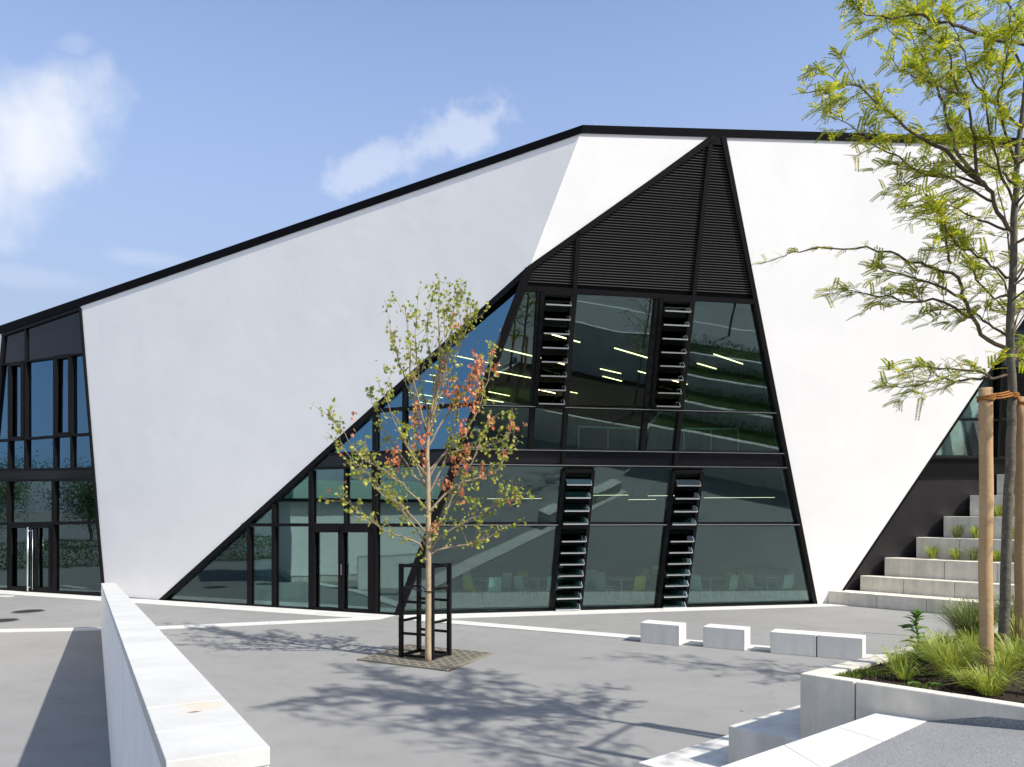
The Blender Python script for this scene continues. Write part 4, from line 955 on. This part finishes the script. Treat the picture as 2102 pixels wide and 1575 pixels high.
# ================================================================== LOCUST TREE
LB = Vector(onsoil(2060, 1348, ZP - .03)); LY = LB.y
loc = empty('honey_locust', tuple(LB), 'slender young tree with feathery yellow-green leaves rising from the planter at right', 'tree')
tpx = [(2060, 1348), (2063, 1200), (2071, 1000), (2076, 880), (2078, 800), (2073, 680), (2079, 560), (2082, 450), (2086, 380), (2090, 300), (2099, 230), (2108, 120), (2113, 0), (2116, -50)]
tl = smoothline([D(x, y, LY) for x, y in tpx], 4); m = MB(); kT = len(tl)
m.tube([p + rv(.003) for p in tl], [max(.010, .055 - .042 * (i / kT) ** 1.1) for i in range(kT)], 12); m.build('trunk', BARK2, loc, tuple(LB), smooth=True)
za = lambda l, oy=0: [(1540 + a / 3.281, oy + b / 3.281) for a, b in l]
lbr = [za([(1770, 1560), (1670, 1430), (1600, 1270), (1530, 1180), (1515, 1000), (1480, 800), (1420, 660), (1370, 500), (1330, 360), (1240, 260), (1180, 200), (1100, 80)]),
       za([(1530, 1180), (1400, 1050), (1350, 900), (1300, 700), (1250, 560), (1160, 380), (1050, 170), (1000, 120)]),
       za([(1830, 860), (1700, 740), (1560, 620), (1480, 500), (1440, 350), (1370, 180), (1340, 0)]),
       za([(1640, 1300), (1400, 1200), (1150, 1160), (1000, 1060), (800, 950), (650, 830), (490, 730)]),
       za([(1560, 1230), (1310, 1030), (1150, 930), (1010, 820), (850, 690), (700, 580), (520, 600), (340, 640)]),
       za([(1850, 300), (1640, 260), (1420, 180), (1280, 160), (1100, 100), (950, 120), (750, 70), (690, 0)]),
       za([(1420, 640), (1200, 550), (1060, 490), (940, 390)]),
       za([(1640, 1360), (1500, 1280), (1320, 1190), (1200, 1180), (1060, 1230), (990, 1330)]),
       za([(1735, 910), (1600, 850), (1500, 700), (1430, 560), (1400, 410), (1250, 370), (1080, 310), (940, 260), (700, 235), (450, 240), (300, 260), (200, 300), (50, 330)], 440),
       za([(1500, 700), (1300, 590), (1080, 600), (960, 560), (830, 550), (700, 520), (590, 530)], 440),
       za([(1750, 1080), (1640, 1110), (1560, 1060), (1330, 1045), (1200, 1020), (1080, 1050), (1010, 1090)], 440),
       za([(1590, 1090), (1430, 1120), (1250, 1120), (1080, 1160), (900, 1150)], 440),
       za([(1745, 850), (1640, 760), (1540, 690), (1420, 640), (1250, 640), (1120, 690)], 440),
       za([(1770, 420), (1660, 380), (1540, 280), (1400, 200), (1330, 100), (1250, -60), (1150, -200)], 440),
       za([(1765, 520), (1640, 560), (1520, 440), (1480, 300), (1360, 150)], 440),
       za([(1350, 330), (1330, 200), (1300, 60), (1250, -40), (1150, -80)], 440),
       za([(1430, 560), (1250, 480), (1100, 430), (950, 390), (850, 360)], 440),
       za([(1790, 1400), (1700, 1200), (1640, 1000), (1600, 800), (1580, 600), (1620, 400), (1640, 200)]),
       za([(1800, 1100), (1720, 900), (1680, 700), (1700, 500), (1760, 300), (1740, 100)]),
       za([(1765, 1540), (1600, 1500), (1450, 1440), (1300, 1380), (1150, 1400)]),
       za([(1780, 1240), (1660, 1140), (1450, 1050), (1300, 1000), (1180, 960)]),
       za([(1830, 840), (1950, 700), (2000, 500), (2060, 300)]), za([(1790, 1380), (1900, 1250), (2000, 1050), (2150, 900)]), za([(1770, 420), (1850, 330), (1950, 250), (2100, 100)], 440),
       za([(1760, 700), (1830, 640), (1900, 600), (2050, 540)], 440), za([(1750, 1000), (1820, 900), (1850, 840), (2000, 800)], 440), za([(1850, 250), (1780, 100), (1700, -20), (1560, -90)]), za([(1840, 500), (1750, 330), (1640, 250), (1560, 200)])]
lb = MB(); lv = MB(); lv.norecalc = True; lrr = random.Random(11)
def lrv(s): return Vector((lrr.gauss(0, s), lrr.gauss(0, s), lrr.gauss(0, s)))
def locust_leaf(p, d, l, droop=.9, pairs=None):
    d = d.normalized(); side = d.cross(Vector((0, 0, 1)))
    if side.length < .1: side = Vector((1, 0, 0))
    side.normalize(); roll = lrr.uniform(-.7, .7); side = side * math.cos(roll) + side.cross(d) * math.sin(roll)
    K = pairs or max(5, int(l / .017)); prev = p
    ls = l * .24 * lrr.uniform(.85, 1.15)
    ls = min(ls, .040)
    for i in range(K + 1):
        t = i / K; c = p + d * (l * t) + Vector((0, 0, -1)) * (droop * l * t * t * .6)
        tan = (d + Vector((0, 0, -1)) * droop * 1.2 * t).normalized()
        if i:
            for sg in (-1, 1):
                q = c + side * sg * .002; e = (side * sg * .93 + tan * .38 + Vector((0, 0, -.18))).normalized() * ls * (1 - .3 * t); wv = tan * ls * .27
                o = len(lv.v); lv.v += [tuple(q), tuple(q + e * .5 + wv), tuple(q + e), tuple(q + e * .5 - wv)]; lv.f.append((o, o + 1, o + 2, o + 3))
    # rachis
    o = len(lv.v); w2 = side * .0012; e2 = p + d * l + Vector((0, 0, -1)) * droop * l * .6; mid = p + d * l * .5 + Vector((0, 0, -1)) * droop * l * .15
    lv.v += [tuple(p - w2), tuple(p + w2), tuple(mid + w2), tuple(mid - w2), tuple(e2)]; lv.f += [(o, o + 1, o + 2, o + 3), (o + 3, o + 2, o + 4)]
def twig(a, d, l, r=.004):
    Q = [a, a + d * l * .35 + lrv(.012), a + d * l * .7 + lrv(.015), a + d * l + Vector((0, 0, -.05 * l))]
    lb.tube(Q, [r, r * .8, r * .6, r * .35], 4, False); return Q
def foliate(P, dens, s0=.15, lr=(.09, .20)):
    L_ = sum((P[i + 1] - P[i]).length for i in range(len(P) - 1)); n = int(L_ * dens)
    for k in range(n):
        t = s0 + (1 - s0) * (k + lrr.random()) / n; x = t * (len(P) - 1); i = min(int(x), len(P) - 2); p = P[i].lerp(P[i + 1], x - i); tan = (P[i + 1] - P[i]).normalized()
        for q in range(lrr.choice((1, 2, 2, 3))):
            d = tan * .6 + lrv(.55) + Vector((0, 0, .2)); d.z = max(-.12, d.z * .7); d.normalize(); locust_leaf(p, d, lrr.uniform(*lr), lrr.uniform(.1, .6))
for bi, bp in enumerate(lbr):
    k = len(bp); dy = lrr.uniform(-1.5, 1.2); y0 = 0
    if bi in (1, 3, 4, 6, 7, 9, 11, 12, 15, 16): y0 = lrr.uniform(-.15, .3)
    P = smoothline([D(x, y, LY + y0 * (1 if i else 0) + dy * (i / (k - 1))) for i, (x, y) in enumerate(bp)], 3); P = [p + (lrv(.010) if i else Vector()) for i, p in enumerate(P)]
    r0 = .021 if k > 7 else .013; lb.tube(P, [max(.003, r0 * (1 - i / len(P)) ** 1.1 + .0025) for i in range(len(P))], 6)
    sparse = bi == 8
    L_ = sum((P[i + 1] - P[i]).length for i in range(len(P) - 1))
    ntw = int(L_ * (7.4 if not sparse else 3.0))
    for q in range(ntw):
        t = .15 + .85 * (q + lrr.random()) / ntw
        if sparse and t > .55: continue
        x = t * (len(P) - 1); i = min(int(x), len(P) - 2); p = P[i].lerp(P[i + 1], x - i); tan = (P[i + 1] - P[i]).normalized()
        d = (tan * .55 + lrv(.5) + Vector((0, 0, .1))).normalized(); Q = twig(p, d, lrr.uniform(.15, .42)); foliate(Q, 18, .2)
    foliate(P, 8 if not sparse else 14, .3 if not sparse else .1, (.06, .13) if sparse else (.09, .20))
# limbs running towards and away from the camera and up out of the picture, which shade the forecourt
for q in range(20):
    i = lrr.randint(int(kT * .36), int(kT * .78)); a = tl[i]; an = lrr.uniform(0, 2 * math.pi); el = lrr.uniform(.25, 1.0); l = lrr.uniform(1.3, 2.5)
    d = Vector((math.cos(an) * math.cos(el), math.sin(an) * math.cos(el), math.sin(el)))
    if d.x < -.3 and a.z < 8.0 : d.x = -d.x * .6
    P = smoothline([a, a + d * l * .4 + lrv(.05), a + d * l * .75 + lrv(.08) + Vector((0, 0, .05)), a + d * l + lrv(.1)], 4); lb.tube(P, [max(.003, .009 * (1 - k / len(P)) + .0025) for k in range(len(P))], 5)
    for z in range(int(l * 5.5)):
        x = lrr.uniform(.2, 1) * (len(P) - 1); k = min(int(x), len(P) - 2); dd_ = ((P[k + 1] - P[k]).normalized() * .6 + lrv(.5)).normalized(); Q = twig(P[k], dd_, lrr.uniform(.2, .5)); foliate(Q, 8, .2)
lb.build('branches', TWIG2, loc, tuple(LB)); lv.build('leaves', LOC, loc, tuple(LB))
extra = []
def other_locust(b, h, r_, lab, seed, n_=34, zlo=.42):
    global lb, lv, lrr
    lb = MB(); lv = MB(); lv.norecalc = True; lrr = random.Random(seed); b = Vector(b); e = empty('honey_locust', tuple(b), lab, 'tree')
    T_ = smoothline([b, b + Vector((.03, .02, h * .3)), b + Vector((-.02, .05, h * .6)), b + Vector((.02, 0, h))], 5); m = MB(); m.tube(T_, [max(.01, .06 - .05 * i / len(T_)) for i in range(len(T_))], 10); m.build('trunk', BARK2, e, tuple(b), smooth=True)
    for q in range(n_):
        t = zlo + (1 - zlo) * q / n_; i = min(int(t * (len(T_) - 1)), len(T_) - 2); a = T_[i]; an = q * 2.4; l = r_ * (1.15 - .75 * (t - zlo) / (1 - zlo)) * lrr.uniform(.7, 1.1)
        d = Vector((math.cos(an), math.sin(an), lrr.uniform(.35, .9))).normalized(); P = smoothline([a, a + d * l * .45 + lrv(.05), a + d * l + lrv(.08)], 4); lb.tube(P, [max(.003, .014 * (1 - k / len(P)) + .002) for k in range(len(P))], 5)
        for z in range(int(l * 6)):
            k = min(int(lrr.uniform(.2, 1) * (len(P) - 1)), len(P) - 2); Q = twig(P[k], ((P[k + 1] - P[k]).normalized() * .6 + lrv(.5)).normalized(), lrr.uniform(.2, .4)); foliate(Q, 7, .2)
    lb.build('branches', TWIG2, e, tuple(b)); lv.build('leaves', LOC, e, tuple(b)); extra.append(e)
other_locust((9.7, 10.9, ZP - .06), 7.2, 1.5, 'feathery young tree of the planter standing right of the picture edge behind the stakes', 5)
other_locust((5.75, 5.95, ZP - .06), 8.0, 1.35, 'feathery young tree of the planter standing right of the picture edge beside the landing', 9, 34, .5)
print('locust leaves faces', len(lv.f))

# stakes and coir rope
stakes = []
def stake(x, ytop, ybot, ztopY, r, lab, zb=ZP - .06):
    b = G(x, ybot, zb); t = D(x, ytop, b.y); n = 14; P = [b.lerp(t, i / (n - 1)) + Vector((.004 * math.sin(i * .9), .003 * math.cos(i * 1.3), 0)) for i in range(n)]
    e = MB(); e.tube(P, [r * (1.0 + .02 * math.sin(i * 1.7)) for i in range(n)], 16); tag(e.build('tree_stake', WOOD, None, tuple(b), smooth=True), lab, 'stake', 'round timber tree stakes'); return b, t
b1, t1 = stake(2024, 797, 1396, 0, .060, 'round timber stake left of the tree trunk')
b2, t2 = stake(2097, 816, 1352, 0, .066, 'round timber stake cut by the right picture edge')
rp = MB(); yR = 3.0 + (HY - 812) / F * LY
tc_ = D(2077, 812, LY); s1 = Vector((b1.x, b1.y, tc_.z + .02)); s2 = Vector((b2.x, b2.y, tc_.z - .03))
def loopr(c, r, z0, turns, th):
    K = 14 * turns; return [Vector((c.x + math.cos(i * 2 * math.pi / 14) * r, c.y + math.sin(i * 2 * math.pi / 14) * r, z0 + .014 * i / 14 + .006 * math.sin(i))) for i in range(K + 1)]
sa1 = s1.copy(); sa1.z = t1.z - .09
rp.tube(loopr(sa1, .068, sa1.z - .03, 3, 0), .012, 6); rp.tube(loopr(tc_, .062, tc_.z - .03, 3, 0), .011, 6); rp.tube(loopr(s2, .073, s2.z - .06, 2, 0), .011, 6)
for k in range(4):
    o = Vector((0, .02 * (k - 1.5), .014 * (k % 2) + .012 * k)); A_ = sa1 + o; B_ = tc_ + o; rp.tube([A_, A_.lerp(B_, .35) + Vector((0, 0, -.02)), A_.lerp(B_, .7) + Vector((0, 0, -.015)), B_], .010, 6)
    C_ = s2 + o + Vector((0, 0, -.18 * (k % 2))); rp.tube([B_, B_.lerp(C_, .5) + Vector((0, 0, -.03)), C_], .009, 6)
tag(rp.build('tree_tie', ROPE, None, tuple(tc_), smooth=True), 'brown coir rope tying the trunk to the timber stakes', 'rope')

# ================================================================== SURROUNDINGS (mirrored in the glass)
def UV(u, n, z): return Vector((.776 * u - .631 * n, .631 * u + .776 * n, z))
tops = [(4.2, 1.7), (2.2, 2.3), (.2, 2.9), (-1.8, 3.5)]
terr = MB()
for i, (n0, z) in enumerate(tops):
    n1 = tops[i + 1][0] if i < 3 else -4.0
    q = [(15.6, n0), (38, n0), (38, n1), (15.6, n1)]
    terr.prism([UV(a, b, 0) for a, b in q], [UV(a, b, z - .08) for a, b in q])
tag(terr.build('hillside', LAWN), 'planted hillside terraces right of the picture', None, kind='structure')
pl_ = MB(); q = [(8.2, -4.02), (38, -4.02), (38, -26), (8.2, -26)]; pl_.prism([UV(a, b, 0) for a, b in q], [UV(a, b, 3.45) for a, b in q]); tag(pl_.build('upper_terrace', ASPH2), 'asphalt upper terrace above the planted slope', None, kind='structure')
pl_ = MB(); q = [(8.2, -26.05), (60, -26.05), (60, -90), (8.2, -90)]; pl_.prism([UV(a, b, 0) for a, b in q], [UV(a, b, 3.6) for a, b in q]); tag(pl_.build('meadow', LAWN), 'grass slope beyond the upper terrace', None, kind='structure')
for (n0, z, w_) in ((-9, 3.452, .4), (-17, 3.452, .4)):
    m = MB(); q = [(8.3, n0), (37, n0 + 2), (37, n0 + 2 - w_), (8.3, n0 - w_)]; m.prism([UV(a, b, z) for a, b in q], [UV(a, b, z + .01) for a, b in q]); tag(m.build('pavement_strip', STRIP), 'white paving strip across the upper terrace', None, kind='structure')
walls_ = [(15.5, 38, n0, z) for n0, z in tops] + [(8.0, 15.4, -3.7, 3.55)]
for (ua, ub, n0, z) in walls_:
    m = MB(); K = max(3, int((ub - ua) / 2))
    for k in range(K):
        u0, u1 = ua + (ub - ua) * k / K + .005, ua + (ub - ua) * (k + 1) / K - .005
        q = [(u0, n0 + .02), (u1, n0 + .02), (u1, n0 - .25), (u0, n0 - .25)]; m.prism([UV(a, b, 0) for a, b in q], [UV(a, b, z) for a, b in q])
    o = m.build('retaining_wall', CONCB, None, tuple(UV(ua, n0, 0))); tag(o, 'pale concrete retaining wall holding a planted terrace on the slope', 'wall', 'retaining walls of the hillside terraces')
for (u, n) in ((17.5, -6.5), (24, -7.5), (30, -12)):
    c = copy_tree(extra[0]); c.location = UV(u, n, 3.45); c.rotation_euler = (0, 0, u); c['label'] = 'feathery young tree on the upper asphalt terrace'; c['group'] = 'young trees of the upper terrace'
AX0, AX1 = Vector((-13.3, 19.2, 0)), Vector((-10.6, 12.2, 0)); ad_ = (AX1 - AX0).normalized(); an_ = Vector((ad_.y, -ad_.x, 0)); an_ = an_ if an_.x < 0 else -an_
annex = empty('annex_building', tuple(AX0), 'low white annex left of the picture, mirrored in the glass beside the double door', 'building'); AO = tuple(AX0)
def abox(name, m_, a0, a1, o0, o1, z0, z1, lab=None):
    mb = MB(); q = [AX0 + ad_ * a + an_ * o for a, o in ((a0, o0), (a1, o0), (a1, o1), (a0, o1))]; mb.prism([v + Vector((0, 0, z0)) for v in q], [v + Vector((0, 0, z1)) for v in q]); ob_ = mb.build(name, m_, annex, AO)
    if lab: ob_['label'] = lab
LEN_ = (AX1 - AX0).length
abox('wall', WHITE, 0, LEN_, 0, 5, .25, 3.15); abox('plinth', CONCB, .03, LEN_ - .03, .03, 4.97, 0, .25); abox('canopy', BLACK, -.5, LEN_ + .2, -.35, 5.2, 3.153, 3.28); abox('upper_wall', mat('pale_green_wall', (.42, .56, .48), .8), .1, LEN_, .1, 4.9, 3.283, 4.0)
def crown_tree(loc_, h, r, seed, lab):
    q = random.Random(seed); e = empty('broadleaf_tree', loc_, lab, 'tree', 'trees round the forecourt'); b = Vector(loc_)
    m = MB(); P = [b, b + Vector((.1, 0, h * .4)), b + Vector((0, .1, h * .8))]; m.tube(P, [.16, .11, .04], 8); 
    m.build('trunk', BARK2, e, loc_)
    m = MB(); m.norecalc = True; cl_ = [b + Vector((q.gauss(0, r * .45), q.gauss(0, r * .45), h * q.uniform(.38, .95))) for _ in range(26)]
    for c in cl_:
        for _ in range(330):
            p = c + Vector((q.gauss(0, r * .22), q.gauss(0, r * .22), q.gauss(0, r * .2))); a = Vector((q.gauss(0, 1), q.gauss(0, 1), q.gauss(0, 1))).normalized() * .07; c2 = a.cross(Vector((q.random(), q.random(), 1))).normalized() * .045
            o = len(m.v); m.v += [tuple(p - a), tuple(p + c2), tuple(p + a), tuple(p - c2)]; m.f.append((o, o + 1, o + 2, o + 3))
    m.build('crown', TREEL, e, loc_); return e
t0 = crown_tree((-44, 16, 0), 5.5, 2.4, 1, 'leafy tree beyond the forecourt')
t1_ = crown_tree(tuple(UV(22, -28, 3.6)), 7, 2.6, 2, 'leafy tree on the terraced slope')
for (x, y, z, s) in ((-38, 8, 0, 1.0), (-33, 24, 0, .9), (-44, 2, 0, 1.2), (-47, 14, 0, 1.1), (-37, 31, 0, 1.0), (-46, 22, 0, 1.3), (-40, -8, 0, 1.1), (-30, -16, 0, 1.1), (-18, -24, 0, 1.1)):
    c = copy_tree(t0); c.location = (x - 10, y, z); c.scale = (s, s, s * (1 + .1 * math.sin(x))); c.rotation_euler = (0, 0, x)
for (u, n, s) in ((14, -29, 1.0), (30, -28, .9), (18, -34, 1.2), (27, -33, 1.1), (10, -30, 1.1), (36, -30, 1.2)):
    c = copy_tree(t1_); p = UV(u, n, 3.6); c.location = p; c.scale = (s, s, s); c.rotation_euler = (0, 0, u)
hd = MB(); hd.norecalc = True
for k in range(18000):
    t = rnd.random(); p = Vector((-26 - 3 * t, 4 + 30 * t, 0)) + Vector((rnd.gauss(0, .5), rnd.gauss(0, .5), rnd.uniform(0, 1.3))); a = rv(1).normalized() * .05; c2 = a.cross(rv(1)).normalized() * .035
    o = len(hd.v); hd.v += [tuple(p - a), tuple(p + c2), tuple(p + a), tuple(p - c2)]; hd.f.append((o, o + 1, o + 2, o + 3))
tag(hd.build('hedge', TREEL, None, (-27, 15, 0)), 'low green hedge bounding the forecourt at left', 'hedge')
sh = MB(); sh.norecalc = True
for i, (n0, z) in enumerate(tops):
    for k in range(3500):
        u = rnd.uniform(15.8, 37); n = n0 - .3 - rnd.random() * 1.6; hh = .25 + .35 * max(0, mnoise.noise(Vector((u * .6, n, i)))) ; p = UV(u, n, z - .1 + rnd.uniform(0, hh * 1.6)); a = rv(1).normalized() * .07; a.z = abs(a.z) + .05; c2 = a.cross(rv(1)).normalized() * .02
        o = len(sh.v); sh.v += [tuple(p - a), tuple(p + c2), tuple(p + a), tuple(p - c2)]; sh.f.append((o, o + 1, o + 2, o + 3))
tag(sh.build('ground_cover', TREEL), 'low planting on the hillside terraces', None, kind='stuff')
